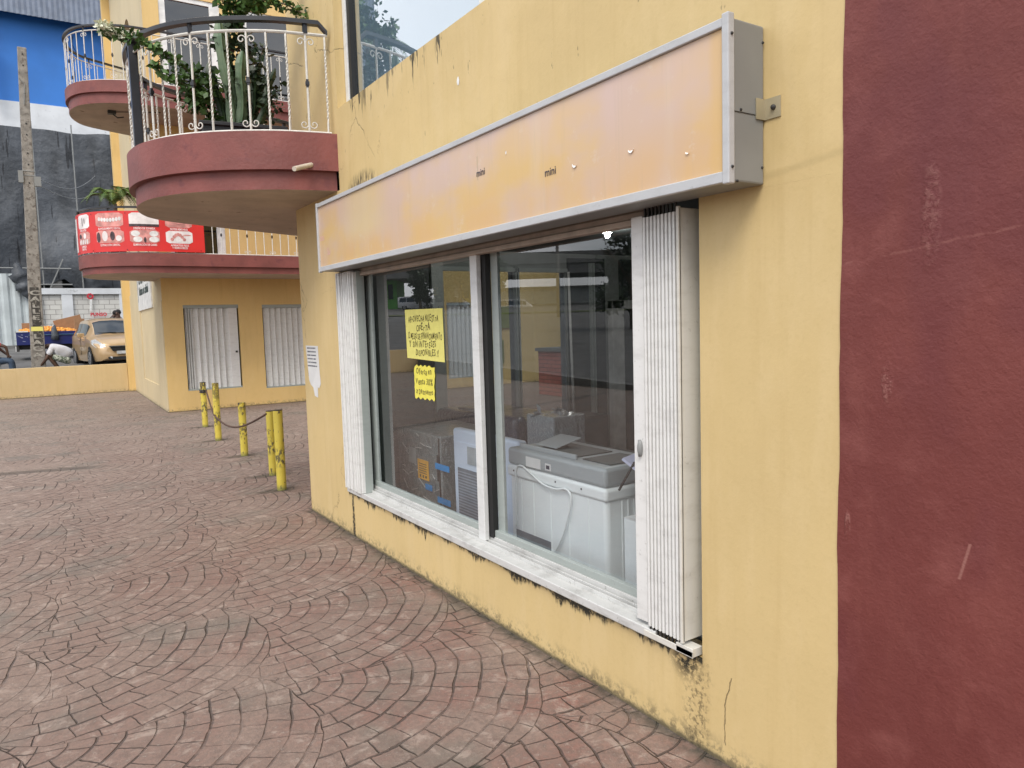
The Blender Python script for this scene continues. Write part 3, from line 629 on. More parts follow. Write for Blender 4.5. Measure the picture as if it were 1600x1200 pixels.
def accordion(x0, x1, z0, z1, folded):
    o = MB(); o.box(x0, x1, BY+.012, BY+.06, z1-.07, z1-.002); o = o.build('folding_shutter', mAluG, bld); MB().box(x0, x1, BY+.01, BY+.098, z0+.002, z0+.03).build('bottom_rail', mAluG, o)
    m_ = MB(); m_.box(x0+.004, x1-.004, BY+.097, BY+.099, z0+.03, z1-.07); m_.build('backing', mBlack, o)
    m_ = MB(); x = x0+.02; up = False; p = [(x, BY+.03)]
    for k in range(folded): x += .022; up = not up; p.append((x, BY+(.09 if up else .02)))
    n = int((x1-.20-x)/.115); st = (x1-.20-x)/max(1, 2*n)
    for k in range(2*n): x += st*(.62 if k % 2 == 0 else 1.38); up = not up; p.append((x, BY+(.095 if k % 2 == 0 else .022)))
    p.append((x1-.03, BY+.03))
    for a, b in zip(p, p[1:]): m_.quad((a[0], a[1], z0+.03), (b[0], b[1], z0+.03), (b[0], b[1], z1-.07), (a[0], a[1], z1-.07))
    m_.build('slat_curtain', mShut, o)
    k = MB(); k.box(x1-.10, x1-.06, BY+.005, BY+.03, (z0+z1)/2-.13, (z0+z1)/2-.09); k.build('lock', mDarkM, o)
accordion(2.60, 3.665, .405, 2.13, 6); accordion(4.145, 5.20, .35, 2.12, 0); accordion(8.55, 9.62, .25, 2.12, 0)
def door(x0, x1, z0, z1, w=.11, rw_=None):
    f = MB(); f.box(x0, x0+w, BY+.02, BY+.08, z0, z1); f.box(x1-(rw_ or w), x1, BY+.02, BY+.08, z0, z1); f.box(x0+w, x1-(rw_ or w), BY+.02, BY+.08, z1-.09, z1)
    f = f.build('balcony_door', mWhite, bld, bevel=.005); MB().quad((x0+w, BY+.05, z0), (x1-w, BY+.05, z0), (x1-w, BY+.05, z1), (x0+w, BY+.05, z1)).build('glass_pane', mDarkGl, f)
door(2.45, 3.50, 3.0, 5.1, .08, .16); door(2.52, 3.65, 6.0, 8.12, .12, .2); door(4.10, 5.45, 6.0, 8.1, .07)

# ------------------------------------------------------------ balconies
def offset(pts, d):
    out = []
    for i, p in enumerate(pts):
        a = Vector(pts[max(i-1, 0)][:2]); b = Vector(pts[min(i+1, len(pts)-1)][:2]); t = (b-a).normalized(); out.append((p[0]+t.y*d, p[1]-t.x*d))
    return out
def baluster_mesh(kind, h):
    m_ = MB()
    if kind == 'twist':
        n = 30; vs = []; r = .0085
        for i in range(n+1):
            z = h*i/n; a0 = (z-.0)*40 if .08 < z < h-.08 else (.08*40 if z <= .08 else (h-.08)*40)
            for k in range(4): a = a0+k*pi/2; vs.append((r*cos(a), r*sin(a), z))
        m_.add(vs, [(i*4+k, i*4+(k+1) % 4, (i+1)*4+(k+1) % 4, (i+1)*4+k) for i in range(n) for k in range(4)])
    elif kind == 'plain': m_.tube([(0, 0, 0), (0, 0, h)], .0075, 6)
    else:
        m_.tube([(0, 0, 0), (0, 0, h)], .0085, 6)
        for sgn in (-1, 1):
            for (zb, dr_) in ((0, 1), (h, -1)):
                pts = []
                for k in range(22):
                    t = k/21; a = t*2.2*pi; r = .030*(1-t*.72)
                    pts.append((sgn*(.034-r*cos(a)), 0, zb+dr_*(.034+.02+ -r*sin(a))))
                pts = [(0, 0, zb+dr_*.105)]+pts
                m_.tube(pts, .0042, 5)
        m_.cur = 1; m_.box(-.014, .014, -.014, .014, h*.5-.012, h*.5+.012); m_.box(-.009, .009, -.009, .009, h*.5-.028, h*.5+.028); m_.cur = 0
    o = m_.build('baluster', [mRustW, mRail]); return o
protos = {k: baluster_mesh(k, .68) for k in ('twist', 'plain', 'scroll')}
def balcony(line, close, zt, z1, z2, hr=.70, spacing=.135, detail=True, start=.0, end=1.0, post=None):
    up = list(line); lo = offset(line, .045)
    m_ = MB()
    P = up+close; n = len(P); m_.cur = 0
    m_.add([(x, y, zt) for x, y in P], [tuple(range(n))])
    for a, b in zip(up, up[1:]): m_.quad((*a, zt), (*b, zt), (*b, z1), (*a, z1))
    m_.cur = 0
    for a, b, c, d in zip(up, up[1:], lo, lo[1:]):
        m_.quad((*a, z1), (*b, z1), (*d, z1), (*c, z1)); m_.quad((*c, z1), (*d, z1), (*d, z2), (*c, z2))
    Q = lo+close; m_.cur = 1; m_.add([(x, y, z2) for x, y in Q], [tuple(range(len(Q)))])
    e0, e1 = up[0], close[-1]; m_.cur = 0; m_.quad((*e0, zt), (*e1, zt), (*e1, z2), (*e0, z2))
    sl = m_.build('balcony', [mBalR, mUnder], bld, recalc=False)
    rl = offset(line, .045)
    L = [0.]
    for a, b in zip(rl, rl[1:]): L.append(L[-1]+hypot(b[0]-a[0], b[1]-a[1]))
    tot = L[-1]
    def at(s_):
        s_ = max(0, min(tot-1e-6, s_))
        for i in range(len(L)-1):
            if L[i+1] > s_: break
        t = (s_-L[i])/(L[i+1]-L[i]+1e-9); a, b = rl[i], rl[i+1]
        return (a[0]+(b[0]-a[0])*t, a[1]+(b[1]-a[1])*t), atan2(b[1]-a[1], b[0]-a[0])
    S0, S1 = start*tot, end*tot; N = int((S1-S0)/.06)
    path = [at(S0+(S1-S0)*k/N)[0] for k in range(N+1)]
    m_ = MB(); m_.tube([(x, y, zt+hr) for x, y in path], .011, 6); m_.tube([(x, y, zt+.012) for x, y in path], .010, 6); m_.build('top_rail', mRustW, sl)
    m_ = MB(); vs = []; w, t_ = .026, .017
    hp = [(x, y, zt+hr+.082) for x, y in path]
    ta, tb = hp[0], path[1]
    hp[0] = (hp[0][0], hp[0][1], zt+hr+.018)
    for i, p in enumerate(hp):
        a = Vector(hp[max(i-1, 0)]); b = Vector(hp[min(i+1, len(hp)-1)]); d_ = (b-a); nn = Vector((d_.y, -d_.x, 0)).normalized()
        for (q, zz) in ((w, -t_), (w, t_*.6), (w*.5, t_), (-w*.5, t_), (-w, t_*.6), (-w, -t_)): vs.append(Vector(p)+nn*q+Vector((0, 0, zz)))
    m_.add(vs, [(i*6+k, i*6+(k+1) % 6, (i+1)*6+(k+1) % 6, (i+1)*6+k) for i in range(len(hp)-1) for k in range(6)])
    k = 0; s_ = S0+.02; nb = 0
    while s_ < S1 and nb < 96:
        (x, y), a = at(s_); kind = ('scroll' if k % 3 == 1 else ('twist' if detail else 'plain'))
        b = protos[kind].copy(); COL.objects.link(b); b.parent = sl; b.name = 'baluster'
        b.location = Vector((x, y, zt+.012))-bld.location; b.scale = (1, 1, (hr-.015)/.68); b.rotation_euler = (0, 0, a)
        if k % 6 == 1: m_.box(x-.014, x+.014, y-.014, y+.014, zt+hr, zt+hr+.07)
        k += 1; s_ += spacing; nb += 1
    if post: m_.box(post[0]-.03, post[0]+.03, post[1]-.03, post[1]+.03, zt, zt+hr+.08)
    m_.build('handrail', mRail, sl, smooth='auto')
    return sl, at, tot
near = catmull([(1.975, 5.245), (1.78, 5.29), (1.55, 5.36), (1.27, 5.515), (1.06, 5.69), (.91, 5.88), (.805, 6.10), (.755, 6.32), (.745, 6.6), (.80, 6.9), (.92, 7.18), (1.12, 7.38), (1.42, 7.55), (1.9, 7.78), (2.5, 8.05), (3.3, 8.4)], 6)
b1, at1, tot1 = balcony(near, [(3.3, 6.3), (1.975, 6.3)], 3.0, 2.735, 2.60, start=.006, end=.99, post=(.800, 6.30))
m_ = MB(); m_.tube([(1.83, 5.33, 2.79), (1.62, 5.16, 2.705)], .017, 12); m_.tube([(1.90, 5.36, 2.81), (1.815, 5.32, 2.785)], .021, 12); m_.build('drain_pipe', mPVC, b1, smooth='auto')
def bay_line(dy, x1): return catmull([(x1, 14.60+dy), (4.5, 14.6+dy), (2.6, 14.6+dy), (1.9, 14.62+dy), (1.6, 14.69+dy), (1.3, 14.84+dy), (1.04, 15.08+dy), (.90, 15.38+dy), (.85, 15.7+dy), (.87, 16.0+dy), (.97, 16.35+dy), (1.17, 16.66+dy), (1.6, 16.9+dy), (2.3, 17.22+dy)], 5)
b2, at2, tot2 = balcony(bay_line(0, 7.), [(2.3, BY+.02), (7., BY+.02)], 6.0, 5.80, 5.62, hr=.85, spacing=.16, detail=False, end=.995)
b3, at3, tot3 = balcony(bay_line(-.2, 7.), [(2.3, BY+.02), (7., BY+.02)], 3.0, 2.78, 2.66, hr=.72, spacing=.155, detail=False, end=.995)
m_ = MB(); m_.tube([(1.55, 15.3, 5.60), (1.95, 15.1, 5.60), (2.3, 15.0, 5.61)], .008, 5); m_.box(1.47, 1.6, 15.25, 15.36, 5.56, 5.62); m_.tube([(1.55, 15.3, 5.56), (1.62, 15.28, 5.5), (1.72, 15.26, 5.52)], .012, 6); m_.build('lamp_wire', mDarkM, b2)
for p in protos.values(): bpy.data.objects.remove(p)
#PART2
# ------------------------------------------------------------ lightbox sign over the window
sg = thing('lightbox_sign', (1.975, 3.4, 2.02), 'long lightbox sign with patched peach face and white metal frame above the shopfront', 'sign')
m_ = MB(); m_.box(1.822, 1.972, 1.527, 5.30, 2.008, 2.49); m_.build('casing', mGrey, sg, bevel=.006)
m_ = MB(); m_.quad((1.817, 1.553, 2.04), (1.817, 5.28, 2.04), (1.817, 5.28, 2.465), (1.817, 1.553, 2.465)); face = m_.build('sign_face', mSign, sg)
for nm, (y0, y1, z0, z1) in dict(a=(1.549, 5.30, 2.466, 2.493), b=(1.549, 5.30, 2.006, 2.040)).items(): MB().box(1.806, 1.826, y0, y1, z0, z1).build('frame_rail', mFrameS, sg, bevel=.003)
MB().box(1.802, 1.830, 1.522, 1.549, 2.0, 2.503).build('frame_stile', mFrameS, sg, bevel=.004)
MB().box(1.804, 1.828, 5.28, 5.303, 2.0, 2.498).build('frame_stile', mFrameS, sg, bevel=.004)
m_ = MB()
for z in (2.05, 2.44): m_.ball((1.816, 1.5205, z), .005, 8, 6)
for (x, z) in ((1.862, 2.225), (1.965, 2.44), (1.962, 2.06), (1.845, 2.01)): m_.ball((x, 1.526, z), .0045, 8, 6)
m_.build('rivets', mDarkM, sg)
m_ = MB(); m_.box(1.828, 1.966, 1.5255, 1.527, 2.216, 2.2185); m_.build('sheet_seam', mDarkM, sg)
m_ = MB(); m_.box(1.93, 1.9745, 1.5215, 1.5255, 2.205, 2.268); m_.box(1.9705, 1.9745, 1.466, 1.5255, 2.205, 2.268)
m_.cur = 1; m_.ball((1.968, 1.490, 2.237), .0085, 10, 8); m_.cur = 0; m_.build('bracket', [simple('tan_steel_bracket', (.36, .31, .20), .5), mDarkM], sg)
fmap = lambda u, v: (1.8155, u*-1, v)
for (y, z) in ((2.99, 2.286), (2.445, 2.190)):
    m_ = MB(); put_text(m_, "mini", lambda u, v: (1.8155, y-u, z+v), .046, bold=.01)

    m_.build('logo_print', mInkB, sg)
m_ = MB(); put_text(m_, "esu", lambda u, v: (1.8155, 5.225-u, 2.225+v), .07, shear=.2); m_.build("logo_print", mInkP, sg); m_ = MB(); put_text(m_, "Su", lambda u, v: (1.8155, 5.10-u, 2.115+v), .07, shear=.2); m_.build('logo_print', mInkP, sg)
m_ = MB()
def curl(y, z, r, a0, a1, w):
    n = 10; o_ = [(y-r*cos(a0+(a1-a0)*k/n), z+r*sin(a0+(a1-a0)*k/n)) for k in range(n+1)]; i_ = [(y-(r-w*sin(pi*k/n))*cos(a0+(a1-a0)*k/n), z+(r-w*sin(pi*k/n))*sin(a0+(a1-a0)*k/n)) for k in range(n+1)]
    vs = [(1.812, *p) for p in o_]+[(1.8155, *p) for p in i_]; m_.add(vs, [(k, k+1, n+2+k, n+1+k) for k in range(n)])
curl(2.284, 2.203, .014, pi*.95, pi*1.85, .009); curl(1.965, 2.193, .013, pi*1.02, pi*2., .009); curl(1.70, 2.13, .008, pi*1., pi*1.8, .005); curl(2.76, 2.345, .009, pi*.7, pi*1.3, .005)
m_.build('peeling_film', mWhite, sg)

# ------------------------------------------------------------ notices
def jitter_text(m_, s_, mp, size, x0, y0, width, seed=0):
    r = random.Random(seed); x = 0; G = []
    for ch in s_:
        if ch == ' ': x += size*.30; continue
        v, f = text2d(ch, size*r.uniform(.9, 1.15), 'LEFT', .12, .012); a = r.uniform(-.12, .12); w = max(p[0] for p in v); dy = r.uniform(-.005, .005)
        G.append(([(x+p[0]*cos(a)-p[1]*sin(a), y0+dy+p[0]*sin(a)+p[1]*cos(a)) for p in v], f)); x += w+size*.08
    for v, f in G: m_.add([mp(x0+p[0]*width/x, p[1]) for p in v], f)
def poster(name, pts, mat_, label, x=2.0745, th=.0012):
    o = MB(); n = len(pts); o.add([(x, y, z) for y, z in pts]+[(x-th, y, z) for y, z in pts], [tuple(range(n)), tuple(range(n, 2*n))[::-1]]+[(i, (i+1) % n, n+(i+1) % n, n+i) for i in range(n)])
    o = o.build(name, mat_); c = Vector((x, sum(p[0] for p in pts)/n, sum(p[1] for p in pts)/n)); rebase(o, c); return tag(o, label, 'notice')
n1 = poster('paper_notice', [(4.43, 1.70), (3.905, 1.695), (3.90, 1.37), (4.42, 1.385)], mNote, 'larger yellow card notice with five handwritten lines taped to the shop window')
m_ = MB(); T = lambda u, v: (2.0720, 4.40-u, 1.39+v)
for i, (t, x0, y0, s_, w) in enumerate((("APrOVECHA NUESTrA", .02, .228, .056, .42), ("OFErTA", .13, .172, .060, .20), ("12 MESES DE FINANCIAMIENTO", .005, .120, .054, .475), ("Y SiN iNTErESES", .02, .068, .054, .38), ("DiSPONiBLES !!", .11, .016, .056, .32))): jitter_text(m_, t, T, s_, x0, y0, w, i+3)
m_.build('handwriting', mInk, n1)
ed = []
for k in range(9): ed.append((4.315-.029*k, 1.338+(.007 if k % 2 else -.006)))
for k in range(9): ed.append((4.05+.03*((k % 2)-.5)*.3-(.012 if k < 4 else 0), 1.335-.025*k))
for k in range(9): ed.append((4.06+.031*k, 1.128+(.008 if k % 2 else -.007)-.002*k*0))
for k in range(9): ed.append((4.325+.004*((k % 2)), 1.125+.024*k))
n2 = poster('paper_notice', ed, mNote2, 'small bright yellow card with zigzag edge and three written lines below the larger notice')
m_ = MB()
for i, (t, x0, y0, s_, w) in enumerate((("Oferta en", .01, .145, .055, .22), ("Venta 30%", .0, .08, .055, .24), ("x Descuento", .0, .018, .05, .24))): jitter_text(m_, t, lambda u, v: (2.0720, 4.305-u, 1.14+v), s_, x0, y0, w, i+13)
m_.build('handwriting', mInk, n2)
n3 = poster('paper_notice', [(6.225, 1.452), (5.915, 1.45), (5.905, 1.33), (5.90, 1.22), (5.885, 1.14), (5.93, 1.10), (5.965, 1.11), (5.97, 1.02), (6.05, 1.03), (6.08, 1.10), (6.14, 1.12), (6.18, 1.16), (6.20, 1.3)], mPaper, 'torn white printed sheet stuck on the yellow wall beside the corner', x=1.9738)
m_ = MB()
for i in range(6):
    y = 6.19; r_ = random.Random(i)
    while y > 5.97: w = r_.uniform(.008, .03); m_.quad((1.9722, y, 1.425-i*.03), (1.9722, y-w, 1.425-i*.03), (1.9722, y-w, 1.437-i*.03), (1.9722, y, 1.437-i*.03)); y -= w+.008
m_.build('print', mInkB, n3)

# ------------------------------------------------------------ bollards and cable
BO = [(2.36, 13.03, .75, 'yellow steel post with wire wound round its rusty top, nearest the wing wall'), (2.21, 11.27, .84, 'plain yellow steel post second from the wing wall, taller than its neighbours'),
      (2.19, 9.63, .68, 'lone yellow steel post in the middle of the row, in front of the sagging cable'), (2.14, 8.12, .71, 'yellow post with black chipped patches, left one of the close pair'), (2.0, 7.31, .80, 'yellow post with dark chipped top nearest the shop corner, right one of the close pair')]
for i, (x, y, h, lb) in enumerate(BO):
    b = thing('bollard', (x, y, 0), lb, 'bollard', 'yellow steel posts across the plaza')
    m_ = MB(); m_.tube([(x, y, 0), (x, y, h)], .046, 24, cap=False); p = m_.build('post', mBoll, b, smooth=True)
    m_ = MB(); m_.cyl((x, y), .0462, h-.004, h+.003, 24); m_.build('cap', mDarkM if i in (0, 3, 4) else mBoll, b)
    if i == 0:
        m_ = MB(); m_.tube([(x+.056*cos(t*.9), y+.056*sin(t*.9), h-.15-.02*sin(t*.35)+.004*random.random()) for t in range(34)], .008, 5); m_.build('wire_coil', mDarkM, b)
cab = MB(); P0, P1, P2 = Vector((2.40, 13.0, .62)), Vector((2.165, 11.26, .38)), Vector((2.10, 8.10, .685)); pts = []
for k in range(11): t = k/10; p = P0.lerp(P1, t); pts.append(p-Vector((0, 0, .02*sin(pi*t))))
for k in range(1, 25): t = k/24; p = P1.lerp(P2, t); pts.append(p+Vector((-.03*sin(pi*t), 0, -.17*sin(pi*t)*(1-.1*t))))
cab.tube(pts, .012, 6); tag(rebase(cab.build('cable', simple("rusty_cable", (.09, .05, .035), .8, 0, .4, 30), smooth=True), pts[10]), 'rusty cable sagging between the yellow posts', 'cable')

# ------------------------------------------------------------ low wall
m_ = MB(); m_.box(-7, 2.21, 22.84, 22.99, -.1, .775); w = m_.build('low_wall', mLow, bevel=.008); rebase(w, (-2, 22.9, 0)); tag(w, 'low yellow plastered wall between the plaza and the street', 'wall')

# ------------------------------------------------------------ dental banner on the lower wing balcony
bn = thing('advert_banner', (1.6, 14.4, 3.0), 'red dental advert banner with tooth photos tied round the lower balcony railing', 'banner')
rl3 = [at3(s_*tot3)[0] for s_ in [k/400 for k in range(401)]]
# arc-length parameter along the railing measured leftwards from X = 2.78
acc = []; L_ = 0; st = None
for a, b in zip(rl3, rl3[1:]):
    if a[0] <= 2.80: acc.append((L_, a)); L_ += hypot(b[0]-a[0], b[1]-a[1])
BWt = 2.62
def bmap(off):
    def f(u, v):                               # u runs left to right as read, 0 at the far left end
        s_ = BWt-u
        for i in range(len(acc)-1):
            if acc[i+1][0] >= s_: break
        (l0, a), (l1, b) = acc[i], acc[i+1]; t = (s_-l0)/(l1-l0+1e-9); x, y = a[0]+(b[0]-a[0])*t, a[1]+(b[1]-a[1])*t
        d = Vector((b[0]-a[0], b[1]-a[1])).normalized(); return (x+d.y*-1*-(off) if False else x-(-d.y)*off*-1*-1, y-(d.x)*off*-1*-1 if False else y+(-d.x)*off, 3.03+v)
    return f
def bm2(off):
    f0 = bmap(0)
    def f(u, v):
        p = Vector(f0(u, v)); q = Vector(f0(min(u+.02, BWt), v)); q0 = Vector(f0(max(u-.02, 0), v)); d = (q-q0).normalized(); nn = Vector((d.y, -d.x, 0)); return tuple(p+nn*off)
    return f
def curved_rect(m_, u0, u1, v0, v1, off, n=10, rnd=0.):
    F = bm2(off); us = [u0+(u1-u0)*k/n for k in range(n+1)]
    for k in range(n):
        c0 = rnd if k == 0 else 0; c1 = rnd if k == n-1 else 0
        m_.quad(F(us[k], v0+c0), F(us[k+1], v0+c1), F(us[k+1], v1-c1), F(us[k], v1-c0))
BH = .70
m_ = MB(); curved_rect(m_, 0, BWt, 0, BH, .045, 60); m_.build('vinyl_sheet', mBanR, bn)
cols = [(.10, .30), (.36, .72), (.86, 1.33), (1.42, 1.88), (1.98, 2.42)]
caps = [(("", ""), ""), (("IMPLANTES",), ("LIMPIEZA", "DENTAL")), (("BLANQUEAMIENTO DENTAL",), ("EXTRACCIÓN DENTAL",)), (("DISEÑO DE SONRISA",), ("ELIMINACIÓN DE CARIES",)), (("PROTESIS REMOVIBLES",), ("APARATOS FIJOS", "Y REMOVIBLES"))]
PM = [mBanW, mBanP, mBanD, mBanT]; G = bm2(.051); F = bm2(.054); mm = None
def blob(mi, cu, cv, ru, rv, n=12): mm.cur = mi; mm.add([G(cu+ru*cos(2*pi*k/n), cv+rv*sin(2*pi*k/n)) for k in range(n)], [tuple(range(n))])
def panel(mi, *a): 
    global mm
    mm = MB(); mm.cur = mi; curved_rect(mm, *a)
panel(0, .0, .22, .05, .64, .048, 6); mm.build('photo_panel', PM, bn)
for i, (c, cp) in enumerate(zip(cols, caps)):
    if i == 0: continue
    a, b = c; mid = (a+b)/2; w_ = b-a
    for j, t in enumerate(cp[0]): tx = MB(); put_text(tx, t, lambda u, v: F((a+b)/2+u, .382+v), .050, sx=.82 if len(t) < 12 else (.70 if len(t) < 18 else .58), bold=.02); tx.build('lettering', mBanW, bn)
    for j, t in enumerate(cp[1]): tx = MB(); put_text(tx, t, lambda u, v: F((a+b)/2+u, .098-j*.045+v), .050, sx=.80 if len(t) < 15 else .64, bold=.02); tx.build('lettering', mBanW, bn)
    panel(0 if i in (1, 3) else 1, a, b, .43, .67, .048, 8, .03)
    if i == 1: blob(2, mid-.02, .55, .012, .08); blob(2, mid+.05, .56, .010, .05)
    if i == 2:
        for q in range(8): blob(3, a+.07+q*w_*.105, .565-.02*sin(q/7*pi), .024, .035)
    if i == 3:
        mm.cur = 2; curved_rect(mm, a, b, .43, .475, .0495, 6)
    if i == 4: blob(1, mid, .55, .15, .06)
    mm.build('photo_panel', PM, bn)
    panel(1 if i != 4 else 0, a, b, .15, .37, .048, 8, .03)
    if i == 1:
        for q in range(5): blob(3, a+.03+q*w_*.18, .20, .022, .045)
        blob(2, a+.06, .30, .05, .04); blob(0, mid+.04, .30, .045, .05)
    if i == 2: blob(2, a+.04, .25, .035, .09); blob(0, mid-.08, .27, .05, .09); blob(2, mid+.05, .27, .04, .08); blob(0, mid+.15, .23, .05, .05)
    if i == 3:
        for (cu, cv, ru) in ((a+.09, .31, .07), (a+.12, .21, .07), (b-.09, .31, .07), (b-.09, .21, .08)): blob(3, cu, cv, ru, .05)
        blob(2, mid, .20, .02, .05)
    if i == 4:
        for q in range(7): blob(1, mid-.12+.2*q/6, .22+.09*sin(pi*q/6), .028, .03)
        blob(3, mid-.02, .20, .06, .035); blob(1, b-.09, .30, .07, .012)
    mm.build('photo_panel', PM, bn)
for u in (.30, .345, .78, 1.37, 2.55):
    for v in (.03, .66): m_ = MB(); m_.add([F(u+.009*cos(k), v+.009*sin(k)) for k in range(6)], [tuple(range(6))]); m_.build('eyelet', mBlack, bn)

# ------------------------------------------------------------ white sign on the wing side wall
s2 = thing('wall_sign', (2.2, 18.9, 2.5), 'white sign board with dark lettering on the side wall under the lower balcony', 'sign')
SM = lambda d: (lambda u, v: (sx(20.3-u)-d, 20.3-u, 2.14+v))
m_ = MB(); A = SM(.03); B = SM(.0)
m_.add([A(0, 0), A(2.9, 0), A(2.9, .95), A(0, .95), B(0, 0), B(2.9, 0), B(2.9, .95), B(0, .95)], [(0, 1, 2, 3), (4, 5, 6, 7), (0, 1, 5, 4), (1, 2, 6, 5), (2, 3, 7, 6), (3, 0, 4, 7)]); m_.build('board', mWhite, s2)
m_ = MB(); put_text(m_, "CASA CAFE", SM(.034), .42, 1.5, .62, sx=1.0, bold=.02); put_text(m_, "Rótulos de calidad", SM(.034), .27, 1.45, .36, bold=.03); m_.add([SM(.034)(u, v) for u, v in ((.12, .2), (.17, .2), (.17, .95), (.12, .95))], [(0, 1, 2, 3)]); m_.build('lettering', simple("dark_green_ink", (.03, .055, .05), .6), s2)

# ------------------------------------------------------------ plants
def leaves(m_, c, r, n, size, rng_=random, flat=1., droop=0.):
    for _ in range(n):
        d = Vector((rng_.gauss(0, 1), rng_.gauss(0, 1), rng_.gauss(0, 1)*flat)).normalized()*(rng_.random()**.5); p = Vector(c)+Vector((d.x*r[0], d.y*r[1], d.z*r[2]))
        a = Vector((rng_.gauss(0, 1), rng_.gauss(0, 1), rng_.gauss(0, .6)-droop)).normalized(); b = a.cross(Vector((rng_.gauss(0, 1), rng_.gauss(0, 1), rng_.gauss(0, 1)))).normalized()
        l = size*rng_.uniform(.6, 1.3); w_ = l*.32
        m_.add([p, p+a*l*.5+b*w_, p+a*l, p+a*l*.5-b*w_], [(0, 1, 2, 3)])
pl = thing('planter', (1.43, 6.0, 3.0), 'black plastic planter on the near balcony floor behind the railing', 'planter')
m_ = MB(); m_.prism([(1.16, 5.82), (1.74, 5.72), (1.80, 6.02), (1.22, 6.12)], 3.004, 3.12); m_.build('tub', mPotB, pl, bevel=.015)
m_ = MB(); m_.prism([(1.14, 5.80), (1.76, 5.70), (1.82, 6.04), (1.20, 6.14)], 3.105, 3.135); m_.build('rim', mPotB, pl, bevel=.006)
ct = thing('cactus', (1.42, 5.95, 3.2), 'tall ribbed pale green cactus standing in the black planter', 'cactus')
def ribbed(m_, p0, p1, r):
    n = 16; N = 10; p0, p1 = Vector(p0), Vector(p1); vs = []
    for i in range(N+1):
        t = i/N; p = p0.lerp(p1, t)+Vector((.01*sin(t*7), .01*cos(t*5), 0)); rr_ = r*(1+.12*sin(t*17))*(1 if t < .9 else .75 if t < 1 else .2)
        for k in range(n): a = 2*pi*k/n; q = rr_*(1 if k % 4 == 0 else .62 if k % 2 else .5); vs.append(p+Vector((q*cos(a), q*sin(a), 0)))
    m_.add(vs, [(i*n+k, i*n+(k+1) % n, (i+1)*n+(k+1) % n, (i+1)*n+k) for i in range(N) for k in range(n)]+[tuple(N*n+k for k in range(n))])
m_ = MB(); ribbed(m_, (1.42, 5.95, 3.18), (1.35, 5.95, 3.95), .045); m_.build('stem', mCact, ct)
for a, b, r in (((1.47, 5.93, 3.18), (1.50, 5.9, 3.72), .04), ((1.36, 5.97, 3.18), (1.27, 6.0, 3.62), .035), ((1.55, 5.95, 3.18), (1.63, 5.95, 3.66), .035), ((1.60, 5.9, 3.18), (1.74, 5.9, 3.62), .03), ((1.43, 5.98, 3.3), (1.40, 6.0, 3.98), .035)):
    m_ = MB(); ribbed(m_, a, b, r); m_.build('stem', mCact if r > .038 else mLeafD, ct)
vn = thing('flowering_vine', (1.5, 6.0, 3.2), 'leafy climbing vine in the near balcony reaching over its railing with a white flower head', 'vine')
rr = random.Random(5)
stems = [[(1.30, 5.98, 3.2), (1.20, 5.95, 3.40), (1.08, 5.9, 3.52), (.90, 5.9, 3.62), (.72, 5.95, 3.70), (.62, 6.02, 3.74)], [(1.27, 5.98, 3.2), (1.15, 5.92, 3.36), (1.0, 5.86, 3.42), (.88, 5.86, 3.50)],
         [(1.52, 6.02, 3.2), (1.55, 6.05, 3.7), (1.50, 6.0, 4.02), (1.62, 5.9, 4.10), (1.80, 5.8, 4.08), (2.0, 5.75, 3.99), (2.08, 5.7, 3.93)], [(1.5, 6.0, 3.9), (1.42, 5.95, 4.08), (1.35, 5.95, 4.16)], [(1.6, 5.95, 4.05), (1.75, 5.85, 4.2), (1.9, 5.8, 4.3)], [(1.5, 6., 3.2), (1.6, 5.97, 3.5), (1.66, 5.9, 3.75)]]
m_ = MB()
for s_ in stems: m_.tube(catmull(s_, 5), .006, 5)
m_.build('stem', mBark, vn)
m_ = MB(); mD = MB()
for i, s_ in enumerate(stems):
    for p in catmull(s_, 12): leaves(m_ if i != 5 else mD, p, (.035, .035, .04) if i in (0, 1) else (.06, .06, .06), 6 if i in (0, 1) else 6, .055, rr, 1., .3)
for c, r, n in (((1.22, 5.95, 3.42), (.12, .1, .16), 200), ((1.15, 5.95, 3.30), (.10, .1, .12), 120), ((1.5, 6., 3.45), (.22, .12, .22), 330), ((1.48, 6.0, 3.8), (.18, .12, .2), 200), ((1.68, 5.92, 3.40), (.12, .1, .22), 200)): leaves(mD if c[0] > 1.4 else m_, c, r, n, .06, rr)
leaves(m_, (1.55, 5.95, 4.08), (.20, .12, .06), 170, .06, rr); leaves(m_, (1.62, 5.9, 4.2), (.16, .12, .08), 80, .06, rr)
m_.build('foliage', mLeafG, vn); mD.build('foliage', mLeafD, vn)
m_ = MB(); leaves(m_, (.60, 6.0, 3.745), (.065, .065, .05), 260, .03, rr); leaves(m_, (.70, 5.96, 3.70), (.06, .05, .03), 90, .03, rr); m_.build('flower_head', mFlower, vn)
pm = thing('potted_palm', (1.45, 15.1, 3.0), 'small feathery palm behind the red banner on the lower wing balcony', 'palm')
m_ = MB(); m_.cyl((1.45, 15.1), .13, 3.0, 3.28, 16, .17); m_.build('pot', mPotB, pm, smooth='auto')
m_ = MB(); m_.tube([(1.45, 15.1, 3.2), (1.46, 15.1, 3.93)], [.05, .03], 8); m_.build('trunk', mBark, pm)
m_ = MB()
